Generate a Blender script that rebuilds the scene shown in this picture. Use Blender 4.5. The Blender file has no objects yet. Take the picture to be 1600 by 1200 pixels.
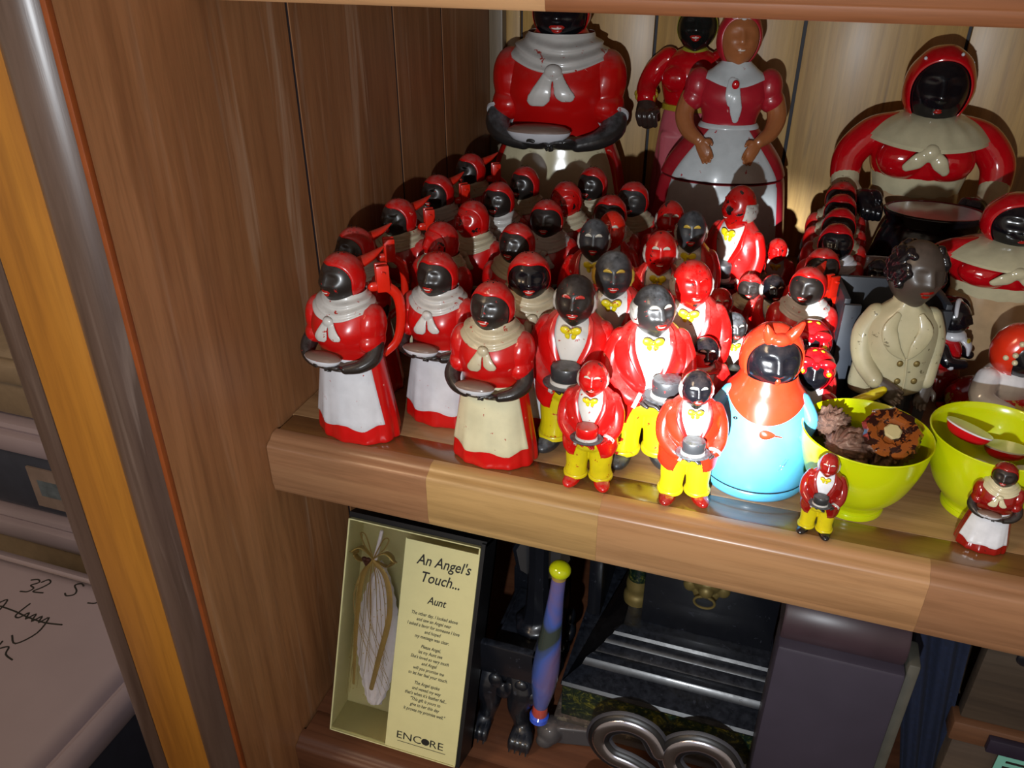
import bpy, bmesh, math, random
from mathutils import Vector, Matrix
random.seed(7)
PI = math.pi
sc = bpy.context.scene
COL = sc.collection

# ------------------------------------------------------------------ camera, world, lights, exposure
F_PX = 1282.0; TH = math.radians(30.0); PS = math.radians(18.5)
FW = Vector((-math.sin(PS)*math.cos(TH), math.cos(PS)*math.cos(TH), -math.sin(TH)))
RT = Vector((math.cos(PS), math.sin(PS), 0))
UP = RT.cross(FW)
CAM = Vector((0.3311, -0.4173, 0.3357))
cd = bpy.data.cameras.new('camera'); co = bpy.data.objects.new('camera', cd); COL.objects.link(co)
cd.sensor_width = 36; cd.lens = 36*F_PX/1600; cd.clip_start = 0.01; cd.clip_end = 50
co.matrix_world = Matrix(((RT.x, UP.x, -FW.x, CAM.x), (RT.y, UP.y, -FW.y, CAM.y), (RT.z, UP.z, -FW.z, CAM.z), (0, 0, 0, 1)))
sc.camera = co

sc.view_settings.view_transform = 'Standard'; sc.view_settings.look = 'None'
sc.view_settings.exposure = 0.0; sc.view_settings.gamma = 1.0; sc.view_settings.use_curve_mapping = False

w = bpy.data.worlds.new('room_air'); sc.world = w; w.use_nodes = True
w.node_tree.nodes['Background'].inputs[0].default_value = (1.0, 0.80, 0.62, 1)
w.node_tree.nodes['Background'].inputs[1].default_value = 0.34

def lamp(name, kind, loc, target, energy, color, **kw):
    d = bpy.data.lights.new(name, kind); d.energy = energy; d.color = color
    for k, v in kw.items(): setattr(d, k, v)
    o = bpy.data.objects.new(name, d); COL.objects.link(o); o.location = loc
    o.rotation_euler = (Vector(target)-Vector(loc)).to_track_quat('-Z', 'Y').to_euler()
    return o
FLASH = (0.310, -0.62, 0.245)
lamp('flashlight_spill', 'SPOT', FLASH, (0.24, 0.12, 0.08), 15.0, (0.90, 0.95, 1.0), spot_size=math.radians(100), spot_blend=0.9, shadow_soft_size=0.006)
lamp('flashlight_beam', 'SPOT', FLASH, (0.312, 0.06, 0.068), 165.0, (0.92, 0.96, 1.0), spot_size=math.radians(14.5), spot_blend=1.0, shadow_soft_size=0.006)
lamp('room_ceiling_lamp', 'AREA', (-0.9, -1.3, 1.5), (-0.05, 0.0, 0.1), 13.0, (1.0, 0.72, 0.45), shape='DISK', size=0.5)

# ------------------------------------------------------------------ materials
def lin(h):
    h = h.lstrip('#'); r = [int(h[i:i+2], 16)/255 for i in (0, 2, 4)]
    return tuple(x/12.92 if x <= 0.04045 else ((x+0.055)/1.055)**2.4 for x in r)+(1,)
class NT:
    def __init__(s, name):
        s.m = bpy.data.materials.new(name); s.m.use_nodes = True; s.t = s.m.node_tree
        s.b = s.t.nodes['Principled BSDF']
    def n(s, t, **kw):
        x = s.t.nodes.new(t)
        for k, v in kw.items(): setattr(x, k, v)
        return x
    def l(s, a, b): s.t.links.new(a, b)
    def noise(s, vec, scale, detail=3, rough=0.55, dist=0.0):
        x = s.n('ShaderNodeTexNoise'); x.inputs['Scale'].default_value = scale; x.inputs['Detail'].default_value = detail
        x.inputs['Roughness'].default_value = rough; x.inputs['Distortion'].default_value = dist
        if vec: s.l(vec, x.inputs['Vector'])
        return x.outputs['Fac']
    def ramp(s, fac, stops, interp='LINEAR'):
        x = s.n('ShaderNodeValToRGB'); e = x.color_ramp.elements; x.color_ramp.interpolation = interp
        while len(e) < len(stops): e.new(0.5)
        for i, (p, c) in enumerate(stops): e[i].position = p; e[i].color = c
        s.l(fac, x.inputs[0]); return x.outputs[0]
    def mix(s, fac, a, b):
        x = s.n('ShaderNodeMix', data_type='RGBA')
        for v, i in ((fac, 0), (a, 6), (b, 7)):
            if isinstance(v, (int, float, tuple)): x.inputs[i].default_value = v
            else: s.l(v, x.inputs[i])
        return x.outputs[2]
    def bump(s, h, strength, dist=0.001):
        x = s.n('ShaderNodeBump'); x.inputs['Strength'].default_value = strength; x.inputs['Distance'].default_value = dist
        s.l(h, x.inputs['Height']); s.l(x.outputs[0], s.b.inputs['Normal'])
MATS = {}
def plain(name, hexc, rough=0.5, metal=0.0, coat=0.0, vary=0.12, scale=60, **kw):
    if name in MATS: return MATS[name]
    q = NT(name); c = lin(hexc); tc = q.n('ShaderNodeTexCoord')
    f = q.noise(tc.outputs['Object'], scale, 4)
    d = tuple(x*(1-vary) for x in c[:3])+(1,); e = tuple(min(1, x*(1+vary)) for x in c[:3])+(1,)
    q.l(q.ramp(f, [(0.3, d), (0.7, e)]), q.b.inputs['Base Color'])
    q.b.inputs['Roughness'].default_value = rough; q.b.inputs['Metallic'].default_value = metal; q.b.inputs['Coat Weight'].default_value = coat
    for k, v in kw.items(): q.b.inputs[k].default_value = v
    MATS[name] = q.m; return q.m
def paint(name, hexc, rough=0.28, chip=None, amt=0.0, scale=90, dust=0.35, dustc='#8d7468', grime=0.15, coat=0.3):
    """worn glossy paint on moulded plastic or glaze: chips that show the stuff below, dust on upward faces"""
    if name in MATS: return MATS[name]
    q = NT(name); tc = q.n('ShaderNodeTexCoord'); oi = q.n('ShaderNodeObjectInfo')
    ad = q.n('ShaderNodeVectorMath', operation='ADD'); q.l(tc.outputs['Object'], ad.inputs[0])
    ml = q.n('ShaderNodeMath', operation='MULTIPLY'); ml.inputs[1].default_value = 7.3; q.l(oi.outputs['Random'], ml.inputs[0]); q.l(ml.outputs[0], ad.inputs[1])
    v = ad.outputs[0]; c = lin(hexc)
    g = q.noise(v, 70, 4)
    col = q.ramp(g, [(0.3, tuple(x*(1-grime) for x in c[:3])+(1,)), (0.65, c)])
    if chip and amt > 0:
        f = q.noise(v, scale, 6, 0.62, 0.4)
        th = 0.70-amt*0.25
        k = q.ramp(f, [(th, (0, 0, 0, 1)), (th+0.012, (1, 1, 1, 1))])
        col = q.mix(k, col, lin(chip))
        q.bump(k, 0.35, -0.0003)
    if dust > 0:
        ge = q.n('ShaderNodeNewGeometry'); sx = q.n('ShaderNodeSeparateXYZ'); q.l(ge.outputs['Normal'], sx.inputs[0])
        up = q.ramp(sx.outputs[2], [(0.35, (0, 0, 0, 1)), (0.98, (1, 1, 1, 1))])
        dn = q.ramp(q.noise(v, 160, 5, 0.7), [(0.35, (0, 0, 0, 1)), (0.7, (1, 1, 1, 1))])
        mm = q.n('ShaderNodeMath', operation='MULTIPLY'); q.l(up, mm.inputs[0]); q.l(dn, mm.inputs[1])
        m2 = q.n('ShaderNodeMath', operation='MULTIPLY'); q.l(mm.outputs[0], m2.inputs[0]); m2.inputs[1].default_value = dust
        col = q.mix(m2.outputs[0], col, lin(dustc))
        ra = q.n('ShaderNodeMath', operation='MULTIPLY_ADD'); q.l(m2.outputs[0], ra.inputs[0]); ra.inputs[1].default_value = 0.6; ra.inputs[2].default_value = rough
        q.l(ra.outputs[0], q.b.inputs['Roughness'])
    else: q.b.inputs['Roughness'].default_value = rough
    q.l(col, q.b.inputs['Base Color']); q.b.inputs['Coat Weight'].default_value = coat; q.b.inputs['Coat Roughness'].default_value = 0.12
    MATS[name] = q.m; return q.m
def wood(name, dark, mid, light, axis='z', rough=0.42, scale=1.0, coat=0.15, streak=None, off=0.0, bump=0.12):
    if name in MATS: return MATS[name]
    q = NT(name); tc = q.n('ShaderNodeTexCoord'); mp = q.n('ShaderNodeMapping')
    s = {'z': (1, 1, 0.055), 'x': (0.055, 1, 1), 'y': (1, 0.055, 1)}[axis]
    mp.inputs['Scale'].default_value = tuple(k*scale for k in s); mp.inputs['Location'].default_value = (off, off*1.7, off*0.6)
    q.l(tc.outputs['Object'], mp.inputs[0]); v = mp.outputs[0]
    a = q.noise(v, 26, 5, 0.6, 1.2); b = q.noise(v, 190, 4, 0.7, 0.3); c = q.noise(v, 9, 3, 0.5, 2.2)
    base = q.ramp(a, [(0.28, lin(dark)), (0.5, lin(mid)), (0.72, lin(light))])
    fine = q.ramp(b, [(0.36, (0.72, 0.70, 0.68, 1)), (0.56, (1, 1, 1, 1))])
    mu = q.n('ShaderNodeMix', data_type='RGBA', blend_type='MULTIPLY'); mu.inputs[0].default_value = 0.75; q.l(base, mu.inputs[6]); q.l(fine, mu.inputs[7])
    col = mu.outputs[2]
    if streak:
        k = q.ramp(q.noise(v, 60, 4, 0.6, 0.8), [(0.56, (0, 0, 0, 1)), (0.68, (1, 1, 1, 1))])
        k2 = q.ramp(c, [(0.4, (0, 0, 0, 1)), (0.6, (0.75, 0.75, 0.75, 1))])
        mm = q.n('ShaderNodeMath', operation='MULTIPLY'); q.l(k, mm.inputs[0]); q.l(k2, mm.inputs[1])
        col = q.mix(mm.outputs[0], col, lin(streak))
    q.l(col, q.b.inputs['Base Color']); q.b.inputs['Roughness'].default_value = rough; q.b.inputs['Coat Weight'].default_value = coat; q.b.inputs['Coat Roughness'].default_value = 0.25
    q.bump(b, bump, 0.0008)
    MATS[name] = q.m; return q.m

# ------------------------------------------------------------------ geometry helpers: every shape is (verts, faces)
def grid(fn, nu, nv, cu=False, cv=False):
    V = []; Fc = []
    for j in range(nv):
        for i in range(nu):
            u = i/nu if cu else i/(nu-1); v = j/nv if cv else j/(nv-1)
            V.append(tuple(fn(u, v)))
    for j in range(nv if cv else nv-1):
        for i in range(nu if cu else nu-1):
            a = j*nu+i; b = j*nu+(i+1) % nu; c = ((j+1) % nv)*nu+(i+1) % nu; d = ((j+1) % nv)*nu+i
            Fc.append((a, b, c, d))
    return V, Fc
def join(*parts):
    V = []; Fc = []
    for v, f in parts:
        o = len(V); V += list(v); Fc += [tuple(i+o for i in x) for x in f]
    return V, Fc
def xf(p, loc=(0, 0, 0), rot=(0, 0, 0), s=(1, 1, 1)):
    from mathutils import Euler
    if isinstance(s, (int, float)): s = (s, s, s)
    M = Matrix.Translation(loc) @ Euler(rot).to_matrix().to_4x4() @ Matrix.Diagonal((*s, 1))
    return [tuple(M @ Vector(v)) for v in p[0]], p[1]
def capped(p, nu, n2):
    """close both ends of a closed-u grid with fans"""
    V, Fc = list(p[0]), list(p[1])
    c0 = Vector((0, 0, 0)); c1 = Vector((0, 0, 0))
    for i in range(nu): c0 += Vector(V[i])/nu; c1 += Vector(V[(n2-1)*nu+i])/nu
    a = len(V); V += [tuple(c0), tuple(c1)]
    for i in range(nu):
        Fc.append((a, (i+1) % nu, i)); Fc.append((a+1, (n2-1)*nu+i, (n2-1)*nu+(i+1) % nu))
    return V, Fc
def lathe(prof, n=40, sx=1.0, sy=1.0, fn=None):
    m = len(prof)
    def f(u, v):
        r, z = prof[min(m-1, int(round(v*(m-1))))]; t = u*2*PI
        k = fn(t, z) if fn else 1
        return (math.cos(t)*r*k*sx, math.sin(t)*r*k*sy, z)
    return capped(grid(f, n, m, True), n, m)
def smoothprof(pts, n=6):
    out = []
    P = [pts[0]]+list(pts)+[pts[-1]]
    for i in range(1, len(P)-2):
        for k in range(n):
            t = k/n; out.append(tuple(0.5*((2*P[i][j])+(-P[i-1][j]+P[i+1][j])*t+(2*P[i-1][j]-5*P[i][j]+4*P[i+1][j]-P[i+2][j])*t*t+(-P[i-1][j]+3*P[i][j]-3*P[i+1][j]+P[i+2][j])*t**3) for j in range(len(pts[0]))))
    out.append(tuple(pts[-1])); return out
def interp(tab, z):
    """piecewise smooth table lookup, rows (z, a, b, ...)"""
    if z <= tab[0][0]: return tab[0][1:]
    for i in range(len(tab)-1):
        if z <= tab[i+1][0]:
            t = (z-tab[i][0])/(tab[i+1][0]-tab[i][0])
            p0 = tab[max(i-1, 0)]; p1 = tab[i]; p2 = tab[i+1]; p3 = tab[min(i+2, len(tab)-1)]
            h = p2[0]-p1[0]; r = []
            for j in range(1, len(p1)):
                m1 = (p2[j]-p0[j])/(p2[0]-p0[0]); m2 = (p3[j]-p1[j])/(p3[0]-p1[0])
                r.append((2*t**3-3*t*t+1)*p1[j]+(t**3-2*t*t+t)*h*m1+(-2*t**3+3*t*t)*p2[j]+(t**3-t*t)*h*m2)
            return tuple(r)
    return tab[-1][1:]
def tube(pts, radii, n=12, flat=1.0, flatdir=None, sub=5):
    P = smoothprof([tuple(p)+(r,) for p, r in zip(pts, radii)], sub) if len(pts) > 2 else [tuple(p)+(r,) for p, r in zip(pts, radii)]
    if len(pts) == 2:
        a, b = P; P = [tuple(a[j]+(b[j]-a[j])*k/4 for j in range(4)) for k in range(5)]
    pos = [Vector(p[:3]) for p in P]; rad = [p[3] for p in P]
    T = [(pos[min(i+1, len(pos)-1)]-pos[max(i-1, 0)]).normalized() for i in range(len(pos))]
    # rounded ends
    e0 = [(pos[0]-T[0]*rad[0]*s, rad[0]*c) for s, c in ((0.95, 0.3), (0.7, 0.7), (0.35, 0.93))]
    e1 = [(pos[-1]+T[-1]*rad[-1]*s, rad[-1]*c) for s, c in ((0.35, 0.93), (0.7, 0.7), (0.95, 0.3))]
    allp = [(p, r, T[0]) for p, r in e0]+[(p, r, t) for p, r, t in zip(pos, rad, T)]+[(p, r, T[-1]) for p, r in e1]
    ref = Vector(flatdir) if flatdir else (Vector((0, 0, 1)) if abs(T[0].z) < 0.9 else Vector((1, 0, 0)))
    V = []; nu = n
    for p, r, t in allp:
        a = (ref-t*ref.dot(t)).normalized(); b = t.cross(a)
        if not flatdir: ref = a
        for i in range(n):
            th = 2*PI*i/n; V.append(tuple(p+a*(math.cos(th)*r*flat)+b*(math.sin(th)*r)))
    Fc = []
    for j in range(len(allp)-1):
        for i in range(n):
            Fc.append((j*n+i, j*n+(i+1) % n, (j+1)*n+(i+1) % n, (j+1)*n+i))
    return capped((V, Fc), n, len(allp))
def ball(loc, r, nu=20, nv=14, rot=(0, 0, 0)):
    if isinstance(r, (int, float)): r = (r, r, r)
    prof = [(math.sin(PI*j/(nv-1)) if 0 < j < nv-1 else 0.02, -math.cos(PI*j/(nv-1))) for j in range(nv)]
    return xf(lathe(prof, nu), loc, rot, r)
def box(x0, x1, y0, y1, z0, z1, bev=0.0):
    if bev <= 0:
        V = [(x, y, z) for z in (z0, z1) for y in (y0, y1) for x in (x0, x1)]
        return V, [(0, 2, 3, 1), (4, 5, 7, 6), (0, 1, 5, 4), (2, 6, 7, 3), (0, 4, 6, 2), (1, 3, 7, 5)]
    bm = bmesh.new(); bmesh.ops.create_cube(bm, size=1)
    for v in bm.verts: v.co = Vector(((x0+x1)/2+v.co.x*(x1-x0), (y0+y1)/2+v.co.y*(y1-y0), (z0+z1)/2+v.co.z*(z1-z0)))
    bmesh.ops.bevel(bm, geom=list(bm.edges), offset=bev, segments=2, affect='EDGES', profile=0.5)
    V = [tuple(v.co) for v in bm.verts]; bm.verts.index_update()
    Fc = [tuple(v.index for v in f.verts) for f in bm.faces]; bm.free(); return V, Fc
def extrude_poly(poly, y0, y1):
    """poly in x,z; thickness along y"""
    n = len(poly); V = [(x, y0, z) for x, z in poly]+[(x, y1, z) for x, z in poly]
    Fc = [tuple(range(n)), tuple(range(2*n-1, n-1, -1))]+[(i, n+i, n+(i+1) % n, (i+1) % n) for i in range(n)]
    return V, Fc
def sweep_x(prof, x0, x1):
    """prof in y,z closed loop, extruded along x"""
    n = len(prof); V = [(x0, y, z) for y, z in prof]+[(x1, y, z) for y, z in prof]
    return V, [tuple(range(n)), tuple(range(2*n-1, n-1, -1))]+[(i, n+i, n+(i+1) % n, (i+1) % n) for i in range(n)]
def mk(name, p, smooth=True, angle=40):
    me = bpy.data.meshes.new(name); me.from_pydata([tuple(v) for v in p[0]], [], p[1])
    bm = bmesh.new(); bm.from_mesh(me); bmesh.ops.recalc_face_normals(bm, faces=bm.faces); bm.to_mesh(me); bm.free()
    if smooth:
        me.polygons.foreach_set('use_smooth', [True]*len(me.polygons))
        if angle: me.set_sharp_from_angle(angle=math.radians(angle))
    return me
def fuse(name, p, voxel=0.0006, it=4, fac=0.5):
    """voxel-remesh overlapping shapes into one continuous surface"""
    me = mk('tmp', p); o = bpy.data.objects.new('tmp', me); COL.objects.link(o)
    m = o.modifiers.new('r', 'REMESH'); m.mode = 'VOXEL'; m.voxel_size = voxel
    if it: s = o.modifiers.new('s', 'SMOOTH'); s.iterations = it; s.factor = fac
    dg = bpy.context.evaluated_depsgraph_get(); out = bpy.data.meshes.new_from_object(o.evaluated_get(dg))
    bpy.data.objects.remove(o); bpy.data.meshes.remove(me); out.name = name
    out.polygons.foreach_set('use_smooth', [True]*len(out.polygons)); return out
def obj(name, p, mat, parent=None, label=None, smooth=True, angle=40, kind=None):
    me = p if isinstance(p, bpy.types.Mesh) else mk(name, p, smooth, angle)
    o = bpy.data.objects.new(name, me); COL.objects.link(o)
    if not me.materials: me.materials.append(mat)
    elif me.materials[0] != mat:
        o.material_slots[0].link = 'OBJECT'; o.material_slots[0].material = mat
    if parent: o.parent = parent
    if label: o['label'] = label
    if kind: o['kind'] = kind
    return o
def thing(name, label, cat, loc=(0, 0, 0), rot=0.0, scale=1.0, group=None, tilt=(0, 0)):
    o = bpy.data.objects.new(name, None); COL.objects.link(o); o.empty_display_size = 0.01
    o.location = loc; o.rotation_euler = (tilt[0], tilt[1], rot)
    o.scale = (scale,)*3 if isinstance(scale, (int, float)) else scale
    o['label'] = label; o['category'] = cat
    if group: o['group'] = group
    return o
def tag(o, label, cat, group=None):
    o['label'] = label; o['category'] = cat
    if group: o['group'] = group
    return o
def text_shape(s, size, depth=0.0, shear=0.0, align='CENTER', bold=0.0):
    c = bpy.data.curves.new('t', 'FONT'); c.body = s; c.size = size; c.shear = shear; c.align_x = align; c.extrude = depth; c.offset = bold
    c.resolution_u = 3; c.space_line = 0.9
    o = bpy.data.objects.new('t', c); COL.objects.link(o)
    dg = bpy.context.evaluated_depsgraph_get(); me = bpy.data.meshes.new_from_object(o.evaluated_get(dg))
    V = [tuple(v.co) for v in me.vertices]; Fc = [tuple(p.vertices) for p in me.polygons]
    bpy.data.objects.remove(o); bpy.data.curves.remove(c); bpy.data.meshes.remove(me); return V, Fc

# a prototype is a list of parts (name, mesh, material key, index of parent part or None, label)
def place(proto, name, label, cat, loc, rot=0.0, scale=1.0, group=None, mats={}, tilt=(0, 0), skip=()):
    r = thing(name, label, cat, loc, rot, scale, group, tilt); made = []
    for pn, me, mk_, par, lb in proto:
        if pn in skip: made.append(None); continue
        m = mats.get(pn) or mats.get(mk_) or mk_
        o = obj(pn, me, M[m], r if par is None or made[par] is None else made[par], lb); made.append(o)
    return r

M = {}
M['red'] = paint('red_plastic', '#c80f0e', 0.28, '#e8a795', 0.06, 120, 0.75, '#a07068')
M['red_deep'] = paint('red_glaze', '#c80b18', 0.12, '#d9c7a8', 0.0, 90, 0.15, coat=0.8)
M['red_orange'] = paint('orange_red_plastic', '#dc2410', 0.25, '#e8a795', 0.03, 120, 0.35)
M['red_maroon'] = paint('maroon_glaze', '#8e0f0c', 0.15, '#5a0a05', 0.2, 200, 0.2, coat=0.8)
M['black'] = paint('black_glaze', '#111116', 0.2, '#8a1510', 0.0, 200, 0.15, coat=0.35)
M['skin_black'] = paint('black_painted_face', '#241e1b', 0.34, '#a8120c', 0.12, 230, 0.4, '#6b6666', coat=0.12)
M['skin_grey'] = paint('dusty_black_face', '#2b2928', 0.35, '#a8120c', 0.06, 230, 0.9, '#74777c')
M['skin_red'] = paint('worn_red_face', '#c20d0c', 0.25, '#1a1414', 0.35, 150, 0.4)
M['cream'] = paint('cream_paint', '#d8d2ae', 0.35, '#a8281c', 0.10, 260, 0.3, '#9a8f7c')
M['white'] = paint('white_paint', '#d6d6da', 0.35, '#b3160f', 0.12, 260, 0.3, '#a09a90')
M['white_clean'] = paint('white_glaze', '#dcdde2', 0.15, '#b3160f', 0.0, 260, 0.15, '#a09a90', coat=0.7)
M['scarf_cream'] = paint('cream_scarf_paint', '#bdb193', 0.45, '#a8281c', 0.22, 200, 0.6, '#8a7c66')
M['scarf_white'] = paint('white_scarf_paint', '#c9c6c0', 0.4, '#a8281c', 0.25, 200, 0.5, '#8d8782')
M['brown_dish'] = paint('taupe_paint', '#7c6458', 0.45, '#b3160f', 0.1, 200, 0.0)
M['lips'] = plain('red_lip_paint', '#a81c14', 0.25, vary=0.05)
M['teeth'] = plain('white_lip_paint', '#d8cfc4', 0.3, vary=0.05)
M['yellow'] = paint('yellow_paint', '#dccb12', 0.35, '#b3160f', 0.25, 150, 0.3, '#9a8f5c')
M['yellow_clean'] = paint('yellow_paint_even', '#dccb12', 0.35, '#b3160f', 0.04, 150, 0.3, '#9a8f5c')
M['coat_red'] = paint('red_coat_plastic', '#d0110f', 0.25, '#e8a795', 0.05, 120, 0.6, '#9a7a72')
M['grey'] = paint('dusty_grey_paint', '#2d2e30', 0.4, '#a8120c', 0.08, 200, 0.9, '#75797f')
M['hair_white'] = paint('worn_white_hair_paint', '#b9b6ae', 0.5, '#6e1512', 0.35, 300, 0.3)
M['brow'] = paint('white_brow_paint', '#c9c4b4', 0.5, '#a8281c', 0.15, 300, 0.0)
M['brow_yellow'] = paint('ochre_brow_paint', '#c2a23e', 0.5, '#a8281c', 0.15, 300, 0.0)
M['brow_red'] = paint('red_brow_paint', '#c23a30', 0.5, '#d9c9bb', 0.5, 300, 0.0)
M['tan'] = paint('tan_plastic_skin', '#a8673c', 0.35, '#7a4020', 0.0, 100, 0.1)
M['crimson'] = paint('crimson_plastic', '#b5202f', 0.35, '#e0b0a8', 0.04, 100, 0.3)
M['pink'] = paint('pink_glaze', '#c9606a', 0.3, '#8e2a30', 0.05, 100, 0.1)
M['blue'] = paint('light_blue_plastic', '#5ab6e2', 0.28, '#d9e6ee', 0.0, 100, 0.1)
M['orange_red'] = paint('orange_red_glaze', '#e0351a', 0.22, '#f0c0a0', 0.0, 100, 0.15, coat=0.6)
M['tan_glaze'] = paint('tan_glaze', '#b89b76', 0.18, '#8a7050', 0.0, 80, 0.1, coat=0.7)
M['ivory'] = paint('ivory_glaze', '#cfc6a2', 0.16, '#a59b78', 0.0, 80, 0.1, coat=0.7)
M['olive_yellow'] = paint('mustard_glaze', '#a9a235', 0.3, '#6a641e', 0.0, 80, 0.1)
M['dark_brown'] = paint('dark_brown_skin', '#3a2d28', 0.3, '#241a16', 0.0, 80, 0.2)
M['gold'] = plain('worn_gold', '#7a6a3c', 0.5, 0.5)

# ------------------------------------------------------------------ the head shared by all figures (unit size, faces -Y)
def gs(d, s): return math.exp(-(d/s)**2)
def head_r(d):
    x, y, z = d
    k = 1.0
    if y < 0.15:
        f = min(1, (0.15-y)/0.5)
        k += f*0.12*gs(x, 0.12)*gs(z-0.08, 0.22)
        k += f*0.15*gs(x, 0.18)*gs(z+0.11, 0.10)
        for s in (-1, 1):
            k -= f*0.13*gs(x-s*0.33, 0.20)*gs(z-0.20, 0.13)
            k += f*0.075*gs(x-s*0.33, 0.12)*gs(z-0.19, 0.065)
            k += f*0.040*gs(x-s*0.32, 0.22)*gs(z-0.40, 0.09)
            k += f*0.065*gs(x-s*0.48, 0.20)*gs(z+0.13, 0.18)
        k += f*0.060*gs(x, 0.27)*gs(z+0.35, 0.07)
        k += f*0.055*gs(x, 0.22)*gs(z+0.50, 0.06)
        k -= f*0.035*gs(x, 0.25)*gs(z+0.43, 0.03)
        k += f*0.07*gs(x, 0.24)*gs(z+0.84, 0.13)
    return k
def head_pt(d, off=0.0):
    d = Vector(d).normalized(); k = head_r(d)+off
    jaw = 1.0-0.16*max(0, -d.z)**1.5
    return Vector((d.x*k*0.90*jaw, d.y*k*0.92, d.z*k*1.08))
def dir_xz(x, z): return Vector((x, -math.sqrt(max(0.02, 1-x*x-z*z)), z))
def head_shape(nu=52, nv=44):
    def f(u, v):
        t = u*2*PI+PI/2; p = PI*(0.004+v*0.992)
        return head_pt((math.cos(t)*math.sin(p), math.sin(t)*math.sin(p), math.cos(p)))
    return capped(grid(f, nu, nv, True), nu, nv)
def face_patch(cx, cz, rx, rz, off, curve=0.0, n=20, m=5):
    def f(u, v):
        t = u*2*PI; x = cx+math.cos(t)*rx*v; z = cz+math.sin(t)*rz*v
        z += curve*((x-cx)/rx)**2*rz
        return head_pt(dir_xz(x, z), off*(1-v**4)-0.004*v**4)
    V, Fc = grid(f, n, m, True); return V, Fc
def kerchief(up=38, side=74, down=122, thick=0.045, nu=52, nv=16, tilt=0.0, puff=0.0):
    ax = Vector((0, -1, tilt)).normalized(); e1 = Vector((1, 0, 0)); e2 = ax.cross(e1)*-1
    if e2.z < 0: e2 = -e2
    def f(u, v):
        t = u*2*PI; c, s = math.cos(t), math.sin(t)
        a = math.radians(side*c*c+(up if s > 0 else down)*s*s)
        if v < 0.06: ang = a+0.02; k = 1.0+thick*0.1
        else:
            w_ = (v-0.06)/0.94; ang = a+(PI-a)*w_; k = 1.0+thick*(0.30+0.70*min(1, w_*4))+puff*math.sin(w_*PI)
        d = ax*math.cos(ang)+(e1*c+e2*s)*math.sin(ang)
        d.normalize(); jaw = 1.0-0.16*max(0, -d.z)**1.5
        if v >= 0.06: k += 0.012*math.sin(t*9+ang*5)*min(1, w_*4)
        return Vector((d.x*k*0.92*jaw, d.y*k*0.94, d.z*k*1.08))
    p = grid(f, nu, nv, True); V, Fc = p
    c = len(V); V.append(tuple(f(0, 1))); base = (nv-1)*nu
    return V, Fc
HEAD = head_shape()
def head_parts(cz, r, skin, turn=0.0, nod=0.0, scarf=None, lips=True, scarf_args={}, y=0.0, extra=None, x=0.0, wide=1.0):
    loc = (x, y, cz); rot = (nod, 0, turn); s = (r*wide, r, r)
    T = lambda p: xf(p, loc, rot, s)
    out = [('head', mk('head', T(HEAD), angle=None), skin, None, None)]
    i = 0
    if lips:
        out.append(('lips', mk('lips', T(face_patch(0, -0.395, 0.29, 0.125, 0.024, 0.35)), angle=None), 'lips', 'head', 'painted red lips'))
        out.append(('teeth', mk('teeth', T(face_patch(0, -0.385, 0.22, 0.048, 0.038, 0.8)), angle=None), 'teeth', 'head', 'off-white painted smile'))
    if scarf:
        out.append(('headscarf', mk('headscarf', T(kerchief(**scarf_args)), angle=None), scarf, None, None))
    return out, T
def proto_finish(parts):
    names = [p[0] for p in parts]; out = []
    for n, me, mt, par, lb in parts:
        out.append((n, me, mt, names.index(par) if isinstance(par, str) else par, lb))
    return out

def hand(loc, direction, palm_dir, s=1.0, curl=0.6, side=1):
    """a palm and five separate bent fingers"""
    d = Vector(direction).normalized(); nrm = Vector(palm_dir); nrm = (nrm-d*nrm.dot(d)).normalized(); b = d.cross(nrm)*side
    L = Vector(loc); parts = []
    parts.append(tube([L, L+d*0.0035*s, L+d*0.0068*s], [0.0030*s, 0.0037*s, 0.0036*s], 10, 0.55, nrm))
    for k, (o, ln) in enumerate(((-0.0029, 0.0058), (-0.001, 0.0068), (0.001, 0.0063), (0.0028, 0.0050))):
        p0 = L+d*0.0062*s+b*o*s; p1 = p0+d*ln*0.45*s; dd = (d*math.cos(curl)-nrm*math.sin(curl)).normalized(); p2 = p1+dd*ln*0.35*s
        d3 = (d*math.cos(curl*2)-nrm*math.sin(curl*2)).normalized(); p3 = p2+d3*ln*0.25*s
        parts.append(tube([p0, p1, p2, p3], [0.00105*s, 0.00100*s, 0.00092*s, 0.00078*s], 8, sub=3))
    p0 = L+d*0.0020*s-b*0.0024*s; p1 = p0+(d*0.5-b*0.8).normalized()*0.0030*s; p2 = p1+(d*0.9-b*0.2-nrm*0.3).normalized()*0.0028*s
    parts.append(tube([p0, p1, p2], [0.0013*s, 0.0012*s, 0.0009*s], 8, sub=3))
    return join(*parts)

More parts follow.
